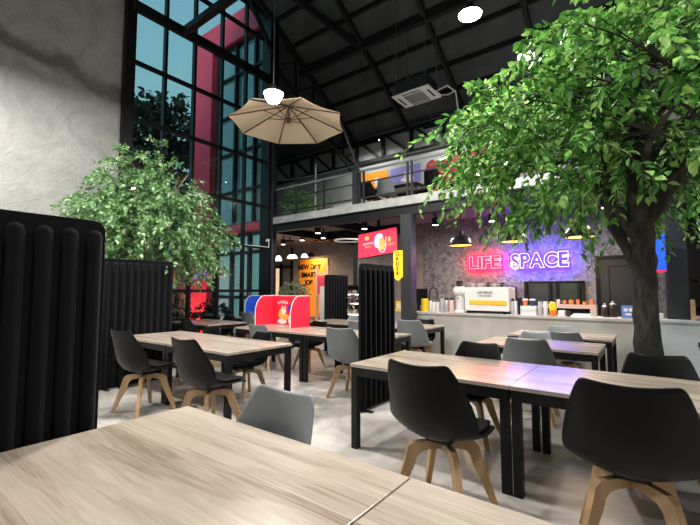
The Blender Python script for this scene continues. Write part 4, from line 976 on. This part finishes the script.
o = MB().box((0, 0, 0), (.17, .03, .2)).build('blue_card', mat('soft_blue', (.12, .22, .55), .5), bevel=.003); o.location = (-.38, 7.6, CT+.004); tag(o, 'blue standing card left of the big tree trunk on the bar', 'card')
MB().box((.03, -.004, .11), (.08, 0, .16)).box((.1, -.004, .11), (.15, 0, .16)).box((.05, -.004, .05), (.13, 0, .08)).build('print', white, o)
o = MB().box((-.42, 7.47, CT), (-.16, 7.57, CT+.004)).build('pink_leaflet', pinkm); tag(o, 'pink leaflet lying before the blue card', 'leaflet')
o = MB().box((.07, 7.62, CT), (.14, 7.7, CT+.1)).build('small_box', offw, bevel=.004); tag(o, 'small cream box between the trunk and the pier', 'box')
# back shelf
Bk = empty('back_shelf', (-1.9, 9.05, 0), label='pale pink back shelf under the hatch window behind the bar', cat='shelf')
MB().box((0, 0, 1.05), (1.05, .36, 1.12)).build('top', mat('shelf_pink', (.6, .5, .48), .5), Bk); MB().box((.94, 0, 0), (1.05, .36, 1.05)).build('end_panel', MATS['shelf_pink'], Bk); MB().box((0, .1, 0), (.94, .36, 1.05)).build('cupboard', blk_soft, Bk)
rg = random.Random(4)
for k in range(8):
    w_ = rg.uniform(.03, .05); h_ = rg.uniform(.05, .11)
    o = MB().lathe([(w_*.7, 0), (w_, h_*.7), (w_*.8, h_)], 12).build('small_bowl', rg.choice([pc, blk, MATS['orange_cup'], offw, navy]), smooth='auto'); o.location = (-1.78+k*.12, 9.2, 1.121); tag(o, '%s small bowl on the back shelf below the hatch window' % ['leftmost', 'second', 'third', 'fourth', 'fifth', 'sixth', 'seventh', 'rightmost'][k], 'bowl', 'small ware on the back shelf')
# purple lit shelf left of the hatch
o = MB().box((-2.75, 9.2, 1.2), (-2.2, 9.49, 1.24)).box((-2.75, 9.2, .0), (-2.71, 9.49, 1.2)).box((-2.24, 9.2, 0), (-2.2, 9.49, 1.2)).build('side_shelf', blk_soft); tag(o, 'dark side shelf behind the espresso machine', 'shelf')
o = MB().box((-2.62, 9.25, 1.24), (-2.4, 9.45, 1.5)).build('dark_appliance', dglass, bevel=.02); tag(o, 'dark appliance on the side shelf under the word SPACE', 'appliance')
# planter frame at the right
o = MB().box((.45, 7.5, .985), (.5, 7.6, 1.28)).box((.5, 7.5, 1.0), (1.4, 7.6, 1.05)).box((1.35, 7.5, .985), (1.4, 7.6, 1.28)).build('wood_tray', noisy('pale_wood', [(.4, .26, .16), (.5, .36, .24)], 8)); tag(o, 'pale wooden open tray on the counter end at the right edge', 'tray')
# cable arm with camera near the corner column
r = empty('security_camera', (-8.23, 7.185, 2.58), label='small white camera on a thin arm at the corner column', cat='camera')
MB().tube([(0, 0, 0), (0, 0, .18), (.02, -.02, .2)], .014, 6).tube([(0, 0, 0), (.0, -.8, 0)], .01, 6).build('arm', white, r); MB().tube([(.0, 0, .2), (.05, -.12, .17)], .03, 8).build('body', white, r)
